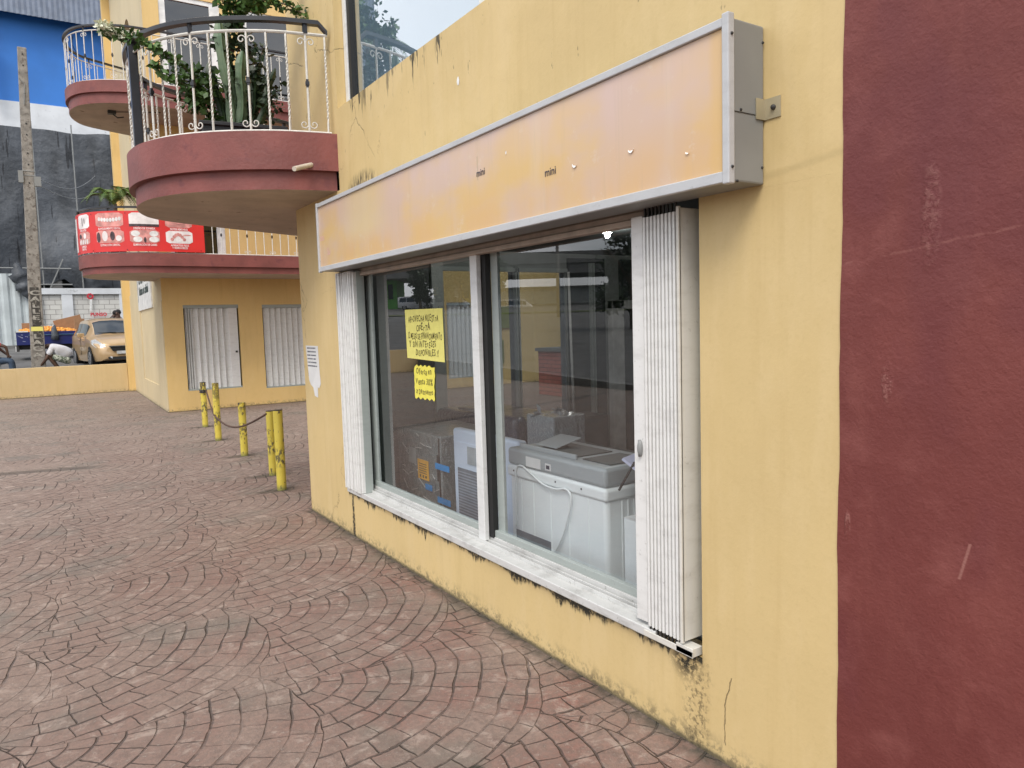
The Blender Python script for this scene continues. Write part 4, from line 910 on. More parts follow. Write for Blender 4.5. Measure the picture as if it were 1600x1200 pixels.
def frond(m_, base, ang, L0, rise, n=26, lw=.16, rr=rr, w_=.012, drp=1.35):
    ax = Vector((cos(ang), sin(ang), 0)); pts = []
    for k in range(n+1):
        t = k/n; pts.append(Vector(base)+ax*(L0*t)+Vector((0, 0, rise*(t-drp*t*t)*2.2)))
    m_.tube(pts, [.006*(1-.8*k/n)+.001 for k in range(n+1)], 4)
    for k in range(3, n+1):
        t = k/n; d = (pts[k]-pts[k-1]).normalized(); sd_ = d.cross(Vector((0, 0, 1))).normalized()
        for s_ in (-1, 1):
            l = lw*sin(pi*(.15+.8*t))*rr.uniform(.8, 1.1); q = (sd_*s_*.8+d*.55+Vector((0, 0, -.35))).normalized(); pe = q.cross(d).normalized()*0+d*w_
            m_.add([pts[k]-pe, pts[k]+pe, pts[k]+q*l*.6+pe*.8, pts[k]+q*l], [(0, 1, 2, 3)])
for k in range(17): frond(m_, (1.45, 15.1, 3.88), k*2*pi/13+.2, rr.uniform(.36, .55), rr.uniform(.35, .62), lw=.17, w_=.009, drp=.95)
m_.build('fronds', mLeafP, pm)

# ------------------------------------------------------------ appliances behind the glass
wm = thing('washing_machine', (2.52, 3.1, 0), 'white twin tub washing machine with grey top seen from behind through the right pane', 'washing machine')
m_ = MB(); m_.box(2.295, 2.70, 2.70, 3.56, .02, .765); wb = m_.build('body', mWashW, wm, bevel=.025, bseg=4, smooth=True)
m_ = MB()
for y in (2.84, 3.0, 3.16, 3.32, 3.44): m_.box(2.291, 2.296, y-.004, y+.004, .1, .70)
for x in (2.40, 2.44, 2.48, 2.60): m_.box(x-.006, x+.006, 2.696, 2.701, .05, .70)
m_.build('rib', mWashW, wb, bevel=.002)
m_ = MB(); m_.box(2.285, 2.71, 2.69, 3.575, .705, .775); m_.build('collar', mWashW, wm, bevel=.018, bseg=4, smooth=True)
m_ = MB(); m_.box(2.288, 2.705, 2.695, 3.57, .775, .875); m_.build('top_deck', mWashG, wm, bevel=.02, bseg=4, smooth=True)
m_ = MB(); m_.box(2.36, 2.62, 3.02, 3.40, .876, .881); m_.box(2.36, 2.62, 2.74, 2.96, .876, .881); m_.build('tub_lid', mIntD, wm, bevel=.002)
m_ = MB(); m_.prism([(2.33, 2.98), (2.345, 2.98), (2.345, 3.5), (2.33, 3.5)], .875, .90); m_.obox((2.50, 3.35, .91), (.09, 0, .02), (0, .10, .0), (0, 0, .003)); m_.build('hinge_bar', mWashG, wm, bevel=.003)
m_ = MB(); m_.box(2.2905, 2.294, 3.16, 3.50, .02, .40); m_.build('motor_opening', mPanelG, wm)
m_ = MB(); m_.box(2.285, 2.2875, 3.235, 3.375, .790, .845); m_.build('rating_label', mPaper, wm)
m_ = MB(); m_.box(2.285, 2.2875, 3.14, 3.19, .795, .832); lb_ = m_.build('rating_label', mPaper, wm); m_ = MB(); m_.box(2.2835, 2.2845, 3.15, 3.18, .803, .823); m_.build('bar_code', mInkB, wm)
m_ = MB()
for y in (3.50, 3.30, 3.1, 2.88): m_.ball((2.286, y, .745), .006, 6, 5)
m_.build('screws', mDarkM, wm)
m_ = MB(); cp = [(2.283, 3.49, .42), (2.283, 3.485, .60), (2.283, 3.47, .75), (2.283, 3.42, .785), (2.279, 3.33, .76), (2.277, 3.2, .715), (2.277, 3.08, .71), (2.275, 3.0, .725), (2.274, 2.955, .70), (2.275, 2.965, .63), (2.277, 3.02, .50), (2.278, 3.08, .40), (2.278, 3.13, .345)]
m_.tube(catmull(cp, 8), .0055, 8); m_.build('power_cord', mWashW, wm, smooth=True)
st = thing('freezer', (2.6, 4.05, 0), 'pale blue white appliance back panel with grey lower grille behind the centre mullion', 'freezer')
m_ = MB(); m_.box(2.40, 2.47, 3.62, 4.44, .02, .885); fb = m_.build('body', mWashB, st, bevel=.02, bseg=3, smooth=True)
m_ = MB(); m_.box(2.393, 2.4, 4.05, 4.37, .08, .62); gp = m_.build('rear_grille', mPanelG, st)
m_ = MB()
for k in range(26): m_.box(2.3905, 2.393, 4.055, 4.365, .09+k*.020, .098+k*.020)
m_.build('louvre', simple("grille_slats", (.27, .30, .34), .4), gp)
m_ = MB(); m_.box(2.396, 2.4, 4.03, 4.39, .06, .80); m_.build('rear_plate', mWashB, st, bevel=.004)
m_ = MB(); m_.box(2.392, 2.3955, 4.12, 4.23, .66, .78); m_.build('rating_label', simple("silver_label", (.36, .40, .42), .4), st)
m_ = MB(); m_.tube(catmull([(2.39, 3.86, .76), (2.388, 3.85, .70), (2.388, 3.845, .5), (2.388, 3.845, .42), (2.388, 3.83, .395), (2.388, 3.85, .375)], 6), .005, 6); m_.box(2.382, 2.394, 3.835, 3.862, .352, .378); m_.build('power_cord', mWashG, st, smooth='auto')
oc = thing('steel_cooker', (2.8, 5.2, 0), 'film wrapped stainless steel cooker with orange label and blue tape behind the left pane', 'cooker')
m_ = MB(); m_.box(2.50, 3.05, 4.82, 5.58, .02, .765); m_.build('body', mSteel, oc, bevel=.012, bseg=3)
m_ = MB(); m_.box(2.496, 2.5, 4.86, 4.885, .42, .62); m_.box(2.492, 2.5, 4.835, 4.845, .03, .75); m_.build('hinge_slot', mDarkM, oc)
m_ = MB(); r6 = random.Random(2)
for _ in range(26):
    y, z = r6.uniform(4.88, 5.5), r6.uniform(.12, .74); a = r6.uniform(-.6, .9); l = r6.uniform(.015, .06); m_.obox((2.4955, y, z), (.001, 0, 0), (0, l*cos(a), l*sin(a)), (0, -.0022*sin(a), .0022*cos(a)))
m_.build('film_glints', mPaper, oc)  # pale slivers painted as glints on the crinkled film
m_ = MB(); m_.box(2.492, 2.496, 5.02, 5.205, .395, .55); ol = m_.build('orange_label', mOrL, oc)
m_ = MB()
for k in range(5): m_.box(2.4905, 2.4918, 5.05, 5.18, .515-k*.018, .520-k*.018)
for y in (5.055, 5.10, 5.15): m_.box(2.4905, 2.4918, y, y+.02, .41, .43)
m_.build('label_print', mInk, ol)
m_ = MB(); m_.box(2.492, 2.496, 5.24, 5.36, .50, .625); m_.build('white_label', simple("worn_white_label", (.42, .44, .43), .6), oc)
for (y0, y1, z0, z1) in ((4.97, 5.08, .325, .37), (4.68, 4.90, .515, .56), (4.68, 4.88, .26, .305)):
    m_ = MB(); m_.box(2.490, 2.4945, y0, y1, z0, z1)
    m_.build('blue_tape', mBlueT, oc)
dc = thing('covered_cooker', (3.3, 4.7, 0), 'appliance under a dark plastic cover behind the steel cooker', 'appliance')
m_ = MB(); m_.box(3.06, 3.7, 4.55, 6.0, .02, .84); m_.build('body', mNavyW, dc, bevel=.07, bseg=4, smooth=True)
m_ = MB(); m_.tube([(3.1, 4.9, .87), (3.15, 5.25, .855), (3.1, 5.6, .86)], [.01, .028, .01], 8); m_.build('gathered_film', mSilvW, dc, smooth=True)
dd = thing('covered_cabinet', (2.95, 4.9, 0), 'dark wrapped cabinet beside the pale blue freezer with rounded top', 'cabinet')
m_ = MB(); m_.box(2.93, 3.05, 4.46, 4.81, .02, .90); m_.build('body', mNavyW, dd, bevel=.04, bseg=4, smooth=True)
bc = thing('dark_cabinet', (3.2, 4.0, 0), 'black wrapped low cabinet carrying the film wrapped box', 'cabinet')
m_ = MB(); m_.box(2.95, 3.5, 3.5, 4.42, .02, .655); m_.build('body', mNavyW, bc, bevel=.02, bseg=2); m_ = MB(); m_.box(2.94, 3.5, 3.49, 4.43, .655, .67); m_.build('top', mIntD, bc)
wbx = thing('wrapped_box', (3.15, 4.25, .67), 'box in clear crinkled film standing in the middle of the shop', 'box')
m_ = MB(); m_.box(3.0, 3.29, 4.08, 4.41, .672, .93); m_.build('carton', mSilvW, wbx, bevel=.012, bseg=2)
m_ = MB(); leaves(m_, (3.15, 4.25, .935), (.14, .16, .01), 22, .08, rr); m_.build('loose_film', mSilvW, wbx)
lw2 = thing('white_box', (2.4, 2.45, 0), 'plain white carton on the floor in the lower right of the window', 'box')
m_ = MB(); m_.box(2.30, 2.75, 2.05, 2.58, .02, .655); m_.build('carton', mWashW, lw2, bevel=.004); m_ = MB(); m_.box(2.30, 2.75, 2.05, 2.58, .657, .66); m_.build('flap', mWhite, lw2)
bb = thing('black_box', (2.5, 2.4, .66), 'black carton stacked on the white carton', 'box')
m_ = MB(); m_.box(2.36, 2.7, 2.1, 2.565, .662, .86); m_.build('carton', mIntD, bb, bevel=.006); m_ = MB(); m_.box(2.355, 2.36, 2.25, 2.4, .70, .73); m_.build('label', mPaper, bb)
ld = thing('loose_lid', (2.35, 2.5, .86), 'pale lilac lid leaning against the washing machine', 'lid')
m_ = MB(); m_.obox((2.42, 2.50, .925), (.0, .085, .035), (.12, 0, .02), (.004, -.002, .005)); m_.build('panel', simple("lilac_enamel", (.46, .47, .60), .4), ld, bevel=.002)
m_ = MB(); m_.obox((2.30, 2.555, .86), (0, -.055, .075), (.004, 0, 0), (0, .003, .003)); m_.build('edge_trim', mDarkM, ld)
stk = MB(); stk.tube([(4.577, 5.9, 2.084), (4.59, 5.9, 1.4), (4.609, 5.9, .63)], .013, 8); tag(rebase(stk.build('leaning_pole', mWhite, smooth=True), (4.6, 5.9, .63)), 'thin white pole leaning against the rear glass of the shop', 'pole')
cb = MB(); cb.box(4.4, 4.9, 5.7, 6.05, .02, .63); tag(rebase(cb.build('dark_crate', mIntD, bevel=.01), (4.6, 5.9, 0)), 'dark crate at the rear of the shop below the white pole', 'crate')
cl = thing('ceiling_lamp', (3.82, 4.42, 2.3), 'lit round lamp on the shop ceiling', 'lamp')
m_ = MB(); m_.cyl((3.82, 4.42), .035, 2.27, 2.3, 16); m_.build('base', mWhite, cl, smooth='auto'); m_ = MB(); m_.ball((3.82, 4.42, 2.25), .019, 12, 8); m_.build('bulb', mEmit, cl, smooth=True)
# courtyard objects seen through the rear glass
bp = MB(); bp.box(9.28, 10.0, 11.9, 13.1, 0, .95); bp.cur = 1; bp.box(9.23, 10.05, 11.85, 13.15, .95, 1.02); tag(rebase(bp.build('brick_planter', [mBrick, mConc]), (9.4, 12.5, 0)), 'red brick planter in the courtyard seen through the shop glass', 'planter')
for (x0, x1, z0, z1, lb) in ((9.85, 10.5, 1.45, 2.0, 'olive green board on the wing wall seen high through the right pane'), (9.75, 10.15, .55, 1.15, 'green board low on the wing wall seen through the right pane')):
    b_ = MB(); b_.box(x0, x1, BY-.04, BY-.005, z0, z1); tag(rebase(b_.build('wall_board', simple("olive_board", (.16, .18, .03), .7), bevel=.004), ((x0+x1)/2, BY, z0)), lb, 'board')
rb = MB(); rb.box(12.2, 24, BY-2, BY+4, 0, 9); tag(rebase(rb.build('courtyard_block', mIntD), (16, BY, 0)), 'dark building block closing the courtyard behind the shop', 'building')
rb = MB(); rb.box(18, 24, 6, BY-2.02, 0, 9); tag(rebase(rb.build('courtyard_block', mConc), (20, 10, 0)), 'grey concrete block on the far right of the courtyard', 'building')

# ------------------------------------------------------------ people (skin-modifier figures)
def skin(name, mat_, parent, chains, sub=2):
    """chains: list of [(x,y,z,r),...]; equal coordinates are welded into one vertex"""
    idx, vs, rs, es = {}, [], [], []
    for ch in chains:
        last = None
        for (x, y, z, r) in ch:
            k = (round(x, 3), round(y, 3), round(z, 3))
            if k not in idx: idx[k] = len(vs); vs.append((x, y, z)); rs.append(r)
            if last is not None and last != idx[k]: es.append((last, idx[k]))
            last = idx[k]
    me = bpy.data.meshes.new(name); o = bpy.data.objects.new(name, me); COL.objects.link(o)
    org = Vector((0, 0, 0)); p = parent
    while p: org += p.location; p = p.parent
    me.from_pydata([tuple(Vector(v)-org) for v in vs], es, [])
    o.modifiers.new("skin", 'SKIN'); me.skin_vertices[0].data[0].use_root = True
    for d_, r in zip(me.skin_vertices[0].data, rs): d_.radius = (r, r)
    sb = o.modifiers.new("s", 'SUBSURF'); sb.levels = sub; sb.render_levels = sub
    bpy.context.view_layer.update()
    nm = bpy.data.meshes.new_from_object(o.evaluated_get(bpy.context.evaluated_depsgraph_get())); o.modifiers.clear(); o.data = nm; nm.materials.append(mat_)
    for q in nm.polygons: q.use_smooth = True
    o.parent = parent; return o
def person(loc, lab, J, shirt, shorts, hair=True, long_pants=False, bulk=1.):
    """J: joints relative to loc"""
    P = thing('person', loc, lab, 'person'); W = lambda n, r, j=(0, 0, 0): (loc[0]+J[n][0]+j[0], loc[1]+J[n][1]+j[1], loc[2]+J[n][2]+j[2], r)
    mid = tuple((a+b)/2 for a, b in zip(J['pel'], J['chest'])); J['mid'] = mid
    ch = [[W('pel', .13), W('mid', .12), W('chest', .14), W('neck', .055), W('head', .085), W('crown', .075)]]
    hd_ = Vector(J['head']); fc = Vector(J['face'])
    ch.append([W('head', .085), (loc[0]+hd_.x+fc.x*.07, loc[1]+hd_.y+fc.y*.07, loc[2]+hd_.z+fc.z*.07-.02, .045), (loc[0]+hd_.x+fc.x*.115, loc[1]+hd_.y+fc.y*.115, loc[2]+hd_.z+fc.z*.115-.01, .016)])
    for s_ in 'LR':
        ch.append([W('chest', .14), W('sh'+s_, .06), W('el'+s_, .042), W('wr'+s_, .028), W('ha'+s_, .038)])
        ch.append([W('pel', .13), W('hip'+s_, .095), W('kn'+s_, .06), W('an'+s_, .038), W('to'+s_, .036)])
    body = skin('body', mSkin, P, ch)
    up = lambda a, b, t: tuple(x+(y-x)*t for x, y in zip(a, b))
    c2 = [[W('pel', .155*bulk), W('mid', .15*bulk), W('chest', .165*(bulk*.5+.5))]]
    J['cn'] = up(J['chest'], J['neck'], .6); c2[0].append(W('cn', .085))
    for s_ in 'LR': J['se'+s_] = up(J['sh'+s_], J['el'+s_], .65); c2.append([W('chest', .165*(bulk*.5+.5)), W('sh'+s_, .082), W('se'+s_, .078)])
    skin('shirt', shirt, P, c2)
    c3 = []
    J['pl'] = up(J['pel'], J['mid'], .2)
    for s_ in 'LR': J['kk'+s_] = up(J['hip'+s_], J['kn'+s_], .85 if not long_pants else 1.); q = [W('pl', .15), W('hip'+s_, .118), W('kk'+s_, .09)]; 
    for s_ in 'LR':
        q = [W('pl', .15), W('hip'+s_, .118), W('kk'+s_, .088)]
        if long_pants: q.append(W('an'+s_, .06))
        c3.append(q)
    skin('trousers' if long_pants else 'shorts', shorts, P, c3)
    if hair:
        m_ = MB(); c = Vector(loc)+hd_*.45+Vector(J['crown'])*.55-fc*.018; m_.ball(tuple(c), .098, 14, 10, 1.05); m_.build('hair', mHair, P, smooth=True)
    m_ = MB()
    for s_ in 'LR':
        a = Vector(loc)+Vector(J['an'+s_]); b = Vector(loc)+Vector(J['to'+s_]); m_.tube([a+Vector((0, 0, -.03)), a.lerp(b, .5)+Vector((0, 0, -.03)), b+Vector((0, 0, -.015))], [.045, .05, .035], 8)
    m_.build('shoes', mDarkM, P, smooth=True)
    h = Vector(loc)+Vector(J['head']); sdv = fc.cross(Vector((0, 0, 1))).normalized()
    m_ = MB()
    for s_ in (-1, 1): m_.ball(tuple(h+fc*.082+sdv*.032*s_+Vector((0, 0, .012))), .010, 6, 5)
    m_.build('eyes', mHair, P)
    return P
# crouching man in white shirt, facing left, head down behind the pole
g0 = gz(.75, 24.6)-.03
Jc = dict(pel=(.20, 0, .36), chest=(-.02, -.02, .66), neck=(-.22, -.03, .68), head=(-.36, -.03, .58), crown=(-.43, -.03, .52), face=(-.55, 0, -.83),
          shL=(-.12, -.20, .62), elL=(-.26, -.22, .36), wrL=(-.38, -.12, .20), haL=(-.43, -.10, .14), shR=(-.12, .18, .62), elR=(-.28, .20, .40), wrR=(-.40, .10, .22), haR=(-.45, .08, .16),
          hipL=(.14, -.11, .32), knL=(-.22, -.18, .46), anL=(.0, -.16, .08), toL=(-.16, -.17, .04), hipR=(.14, .11, .32), knR=(-.20, .18, .48), anR=(.02, .16, .08), toR=(-.14, .17, .04))
Jc = {k: tuple(c*1.22 for c in v) if k != 'face' else v for k, v in Jc.items()}
person((.66, 24.55, g0+.0), 'person in white shirt and patterned shorts crouching behind the low wall beside the pole', Jc, mShirtW, mCamo, bulk=1.65)
Js = dict(pel=(0, 0, .50), chest=(.05, -.02, .92), neck=(.07, -.02, 1.08), head=(.10, -.03, 1.22), crown=(.10, -.03, 1.30), face=(.9, -.4, 0),
          shL=(.10, -.19, .98), elL=(.33, -.24, .90), wrL=(.37, -.20, .66), haL=(.36, -.18, .58), shR=(.0, .18, .98), elR=(.20, .26, .80), wrR=(.38, .18, .62), haR=(.42, .12, .58),
          hipL=(.02, -.10, .48), knL=(.42, -.15, .50), anL=(.44, -.15, .10), toL=(.60, -.17, .04), hipR=(.02, .10, .48), knR=(.44, .13, .50), anR=(.46, .13, .10), toR=(.62, .14, .04))
Js = {k: tuple(c*.95 for c in v) if k != 'face' else v for k, v in Js.items()}
gs = gz(-1.35, 24.3)-.03
person((-.86, 24.2, gs), 'person in red shirt and blue trousers sitting at the left edge behind the low wall', Js, mShirtR, mJean, long_pants=True)
ck = thing('stool', (-.86, 24.2, gs), 'grey plastic stool under the seated person at the left edge', 'stool')
m_ = MB(); m_.box(-1.03, -.69, 24.03, 24.37, gs+.38, gs+.42); m_.build('seat', mGrey, ck, bevel=.01)
for a, b in ((-1, -1), (1, -1), (-1, 1), (1, 1)): MB().box(-.86+a*.14-.015, -.86+a*.14+.015, 24.2+b*.14-.015, 24.2+b*.14+.015, gs, gs+.38).build('leg', mGrey, ck)
def standing(face=(0, -1, 0), lean=0.):
    return dict(pel=(0, 0, .95), chest=(lean*.3, 0, 1.32), neck=(lean*.42, 0, 1.50), head=(lean*.55, 0, 1.63), crown=(lean*.62, 0, 1.71), face=face,
          shL=(.18+lean*.3, 0, 1.42), elL=(.24+lean*.5, -.05, 1.15), wrL=(.25+lean*.8, -.15, .98), haL=(.25+lean*.85, -.18, .90), shR=(-.18+lean*.3, 0, 1.42), elR=(-.24+lean*.5, -.05, 1.15), wrR=(-.25+lean*.8, -.15, .98), haR=(-.25+lean*.85, -.18, .90),
          hipL=(.09, 0, .90), knL=(.11, -.02, .50), anL=(.11, .02, .09), toL=(.12, -.15, .04), hipR=(-.09, 0, .90), knR=(-.11, -.02, .50), anR=(-.11, .02, .09), toR=(-.12, -.15, .04))
person((2.72, 29.9, gz(2.7, 29.9)-.06), 'person with short black hair standing behind the gold car at its right', standing((-.6, -.8, 0)), mShirtW, mJean, long_pants=True)
Jr = dict(pel=(0, 0, .95), chest=(.22, 0, 1.28), neck=(.30, 0, 1.43), head=(.38, -.02, 1.54), crown=(.41, -.02, 1.62), face=(.9, -.4, -.1), shL=(.26, -.19, 1.36), elL=(.42, -.26, 1.14), wrL=(.62, -.30, 1.14), haL=(.70, -.30, 1.14), shR=(.26, .19, 1.36), elR=(.42, .26, 1.14), wrR=(.62, .30, 1.14), haR=(.70, .30, 1.14),
          hipL=(.02, -.11, .93), knL=(.42, -.2, .80), anL=(.36, -.2, .42), toL=(.52, -.22, .36), hipR=(.02, .11, .93), knR=(.42, .2, .80), anR=(.36, .2, .42), toR=(.52, .22, .36))
person((2.38, 31.3, gz(.6, 31.4)-.02), 'person in black top seated on the blue tricycle behind the gold car', Jr, mHair, mJean, long_pants=True)
# ------------------------------------------------------------ vehicles
def lerp_rows(rows, n):
    out = []
    for i in range(len(rows)-1):
        for k in range(n):
            t = k/n; out.append(tuple(a+(b-a)*t for a, b in zip(rows[i], rows[i+1])))
    out.append(tuple(rows[-1])); return out
def vehicle(name, loc, rot, lab, cat, rows, paint, wheels, wr, group=None, glass=(), wind=None, rearw=None, lights=None, extra=None, nsub=4):
    V = thing(name, (0, 0, 0), lab, cat, group)
    R_ = lerp_rows([r for r in rows], 1) if nsub == 1 else catmull(rows, nsub)
    def sect(r, o=0.):
        x, zb, zbelt, zt, wb, wt = r
        return [(x, -wb*.93-o, zb), (x, -wb-o, zb+(zbelt-zb)*.45), (x, -wb*.985-o, zbelt), (x, -(wb*.6+wt*.4)*.97-o, zbelt+(zt-zbelt)*.35), (x, -wt-o, zt-.05*(zt > zbelt+.15)), (x, -wt*.62, zt+.01+o), (x, 0, zt+.025+o)]
    def full(r): a = sect(r); return a+[(p[0], -p[1], p[2]) for p in a[-2::-1]]
    m_ = MB(); n = 13
    for r in R_: m_.v += full(r)
    m_.f = [(i*n+k, i*n+k+1, (i+1)*n+k+1, (i+1)*n+k) for i in range(len(R_)-1) for k in range(n-1)]+[(i*n, (i+1)*n, (i+1)*n+n-1, i*n+n-1) for i in range(len(R_)-1)]+[tuple(range(n)), tuple((len(R_)-1)*n+k for k in range(n))]
    m_.mi = [0]*len(m_.f); m_.build('body', paint, V, smooth='auto')
    def rowat(x):
        for a, b in zip(R_, R_[1:]):
            if a[0] <= x <= b[0]: t = (x-a[0])/(b[0]-a[0]+1e-9); return tuple(p+(q-p)*t for p, q in zip(a, b))
        return R_[-1]
    for sgn in (-1, 1):
        for (x0, x1, lo, hi) in glass:      # side windows follow the body section between belt and roof edge
            m_ = MB(); K = 6; vs = []
            for k in range(K+1):
                q = sect(rowat(x0+(x1-x0)*k/K), .008)
                def pt(t):
                    t *= 2; i = min(int(t), 1); f = t-i; a, b = q[2+i], q[3+i]; return (a[0]+(b[0]-a[0])*f, -sgn*(a[1]+(b[1]-a[1])*f)*1., a[2]+(b[2]-a[2])*f)
                vs += [pt(lo), pt((lo+hi)/2), pt(hi)]
            m_.add(vs, [(i*3+k, i*3+k+1, (i+1)*3+k+1, (i+1)*3+k) for i in range(K) for k in range(2)]); m_.build('side_window', mCarGl, V, smooth=True)
    for nm_, wd in (('windscreen', wind), ('rear_window', rearw)):
        if wd:
            x0, x1, f = wd; m_ = MB(); K = 6; vs = []
            for k in range(K+1):
                q = sect(rowat(x0+(x1-x0)*k/K), .008); e = q[4]; c1 = q[5]; c2 = q[6]
                row_ = [(e[0], e[1]*f, e[2]+.012), (c1[0], c1[1], c1[2]), c2, (c1[0], -c1[1], c1[2]), (e[0], -e[1]*f, e[2]+.012)]; vs += row_
            m_.add(vs, [(i*5+k, i*5+k+1, (i+1)*5+k+1, (i+1)*5+k) for i in range(K) for k in range(4)]); m_.build(nm_, mCarGl, V, smooth=True)
    hw = max(r[4] for r in rows)
    for x in wheels:
        for sgn in (-1, 1):
            y0 = sgn*hw*.985
            w_ = MB(); n = 24
            w_.add([(x+(wr+.055)*cos(2*pi*k/n), y0+sgn*.004, wr+(wr+.055)*sin(2*pi*k/n)) for k in range(n)], [tuple(range(n))]); w_.build('wheel_arch', mBlack, V)
            w_ = MB(); w_.tube([(x, y0-sgn*.20, wr), (x, y0-sgn*.01, wr), (x, y0+sgn*.012, wr)], [wr, wr, wr*.92], 24); w_ = w_.build('wheel', mTyre, V, smooth='auto')
            q = MB(); q.tube([(x, y0+sgn*.008, wr), (x, y0+sgn*.018, wr)], [wr*.66, wr*.6], 20)
            q.cur = 1
            for k in range(5): a = 2*pi*k/5; q.obox((x+cos(a+.6)*wr*.36, y0+sgn*.0195, wr+sin(a+.6)*wr*.36), (cos(a+.6)*wr*.16, 0, sin(a+.6)*wr*.16), (0, .001, 0), (-sin(a+.6)*wr*.07, 0, cos(a+.6)*wr*.07))
            q.build('rim', [mRim, mDarkM], w_)
    if extra: extra(V)
    V.location = loc; V.rotation_euler = (0, 0, rot); return V
car_rows = [(-2.06, .38, .80, .92, .66, .50), (-2.0, .30, .92, 1.20, .78, .54), (-1.8, .26, .97, 1.42, .82, .57), (-1.3, .22, .98, 1.51, .845, .60), (-.5, .20, .96, 1.545, .848, .62), (.15, .20, .94, 1.52, .848, .62), (.5, .20, .93, 1.44, .848, .60), (.85, .20, .92, 1.24, .845, .62), (1.2, .20, .88, 1.02, .84, .66), (1.5, .21, .82, .95, .825, .64), (1.8, .22, .72, .86, .78, .60), (1.98, .24, .60, .74, .68, .54), (2.06, .30, .50, .60, .56, .46)]
def car_extra(V):
    for s_ in (-1, 1):
        m_ = MB()    # swept headlamp hugging the corner
        m_.add([(1.50, s_*.80, .86), (1.72, s_*.73, .885), (1.93, s_*.60, .76), (2.035, s_*.50, .66), (1.98, s_*.655, .615), (1.86, s_*.765, .64), (1.66, s_*.825, .74)], [(0, 1, 2, 3, 4, 5, 6)])
        m_.build('headlight', mLamp, V); 
        m_ = MB(); m_.add([(2.035, s_*.52, .36), (2.075, s_*.36, .36), (2.08, s_*.36, .29), (2.03, s_*.54, .30)], [(0, 1, 2, 3)]); m_.build('fog_lamp', mLamp, V)
        m_ = MB(); m_.obox((.72, s_*.95, 1.02), (.06, 0, 0), (0, .10, .0), (0, 0, .065)); m_.obox((.76, s_*.86, .98), (.03, 0, 0), (0, .05, 0), (0, 0, .02)); m_.build('door_mirror', mCarP, V, bevel=.02, smooth=True)
        m_ = MB(); m_.box(-.02, .02, s_*.845-.004, s_*.845+.004, .40, .95); m_.build('door_gap', mDarkM, V)
        m_ = MB(); m_.box(-.35, -.18, s_*.86-.012, s_*.86+.012, .86, .89); m_.box(.30, .47, s_*.86-.012, s_*.86+.012, .84, .87); m_.build('door_handle', mCarP, V, bevel=.004)
    m_ = MB(); m_.add([(2.075, -.42, .66), (2.075, .42, .66), (2.10, .34, .52), (2.10, -.34, .52)], [(0, 1, 2, 3)]); m_.build('grille', mBlack, V)
    m_ = MB(); m_.add([(2.03, -.50, .44), (2.03, .50, .44), (2.09, .46, .26), (2.09, -.46, .26)], [(0, 1, 2, 3)]); m_.build('lower_grille', mBlack, V)
    m_ = MB(); m_.box(2.095, 2.105, -.24, .24, .43, .52); m_.build('number_plate', mWhite, V)
    m_ = MB(); m_.box(2.07, 2.10, -.44, .44, .655, .68); m_.build('chrome_bar', mRim, V)
    m_ = MB(); m_.obox((1.19, .1, 1.075), (.01, -.28, .0), (0, 0, .006), (.02, 0, 0)); m_.obox((1.16, -.3, 1.085), (.01, -.26, .0), (0, 0, .006), (.02, 0, 0)); m_.build('wiper', mBlack, V)
    m_ = MB(); m_.obox((.35, -.02, 1.44), (.02, 0, 0), (0, .11, 0), (0, 0, .035)); m_.build('rear_view_mirror', mBlack, V)
vehicle('parked_car', (2.20, 27.25, gz(2.2, 27)-.07), radians(-84), 'gold hatchback car parked on the street facing the plaza', 'car', car_rows, mCarP, (-1.30, 1.32), .31, glass=((-1.72, -.58, .12, .86), (-.50, .55, .12, .84)), wind=(.50, 1.16, .95), rearw=(-2.0, -1.82, .9), extra=car_extra)
van_rows = [(-2.4, .5, 1.05, 1.75, .78, .68), (-2.36, .35, 1.05, 1.92, .84, .72), (-1.6, .28, 1.05, 1.98, .85, .74), (0, .28, 1.05, 1.99, .85, .74), (1.0, .28, 1.05, 1.97, .85, .74), (1.35, .28, 1.04, 1.90, .85, .72), (1.85, .28, 1.0, 1.45, .84, .72), (2.15, .30, .92, 1.08, .82, .70), (2.38, .36, .72, .85, .74, .62), (2.42, .45, .6, .7, .68, .55)]
def van_extra(V):
    for s_ in (-1, 1): m_ = MB(); m_.add([(2.30, s_*.74, .86), (2.41, s_*.60, .84), (2.43, s_*.58, .70), (2.34, s_*.76, .70)], [(0, 1, 2, 3)]); m_.build('headlight', mLamp, V)
    m_ = MB(); m_.add([(2.435, -.5, .68), (2.435, .5, .68), (2.44, .5, .5), (2.44, -.5, .5)], [(0, 1, 2, 3)]); m_.build('grille', mBlack, V)
vk = dict(rows=van_rows, paint=mVanP, wheels=(-1.5, 1.55), wr=.33, group='white minivans reflected in the shop glass', glass=((-2.2, -1.25, .14, .86), (-1.15, -.1, .14, .86), (0.0, .9, .14, .86), (1.0, 1.5, .14, .8)), wind=(1.38, 2.05, .95), extra=van_extra)
ra = radians
for (x, y, z_, rot, lb) in ((-39.6, 89.9, 3.72, 216, 'white minivan reflected at the far left of the shop window'), (-43.9, 87.7, 3.62, 222, 'white minivan reflected just left of the centre mullion'), (-51.3, 83.2, 2.95, 220, 'white minivan reflected right of the centre mullion')):
    v_ = vehicle('minivan', (x, y, z_-.1), ra(rot), lb, 'van', **vk); v_.scale = (.95, .95, .9)

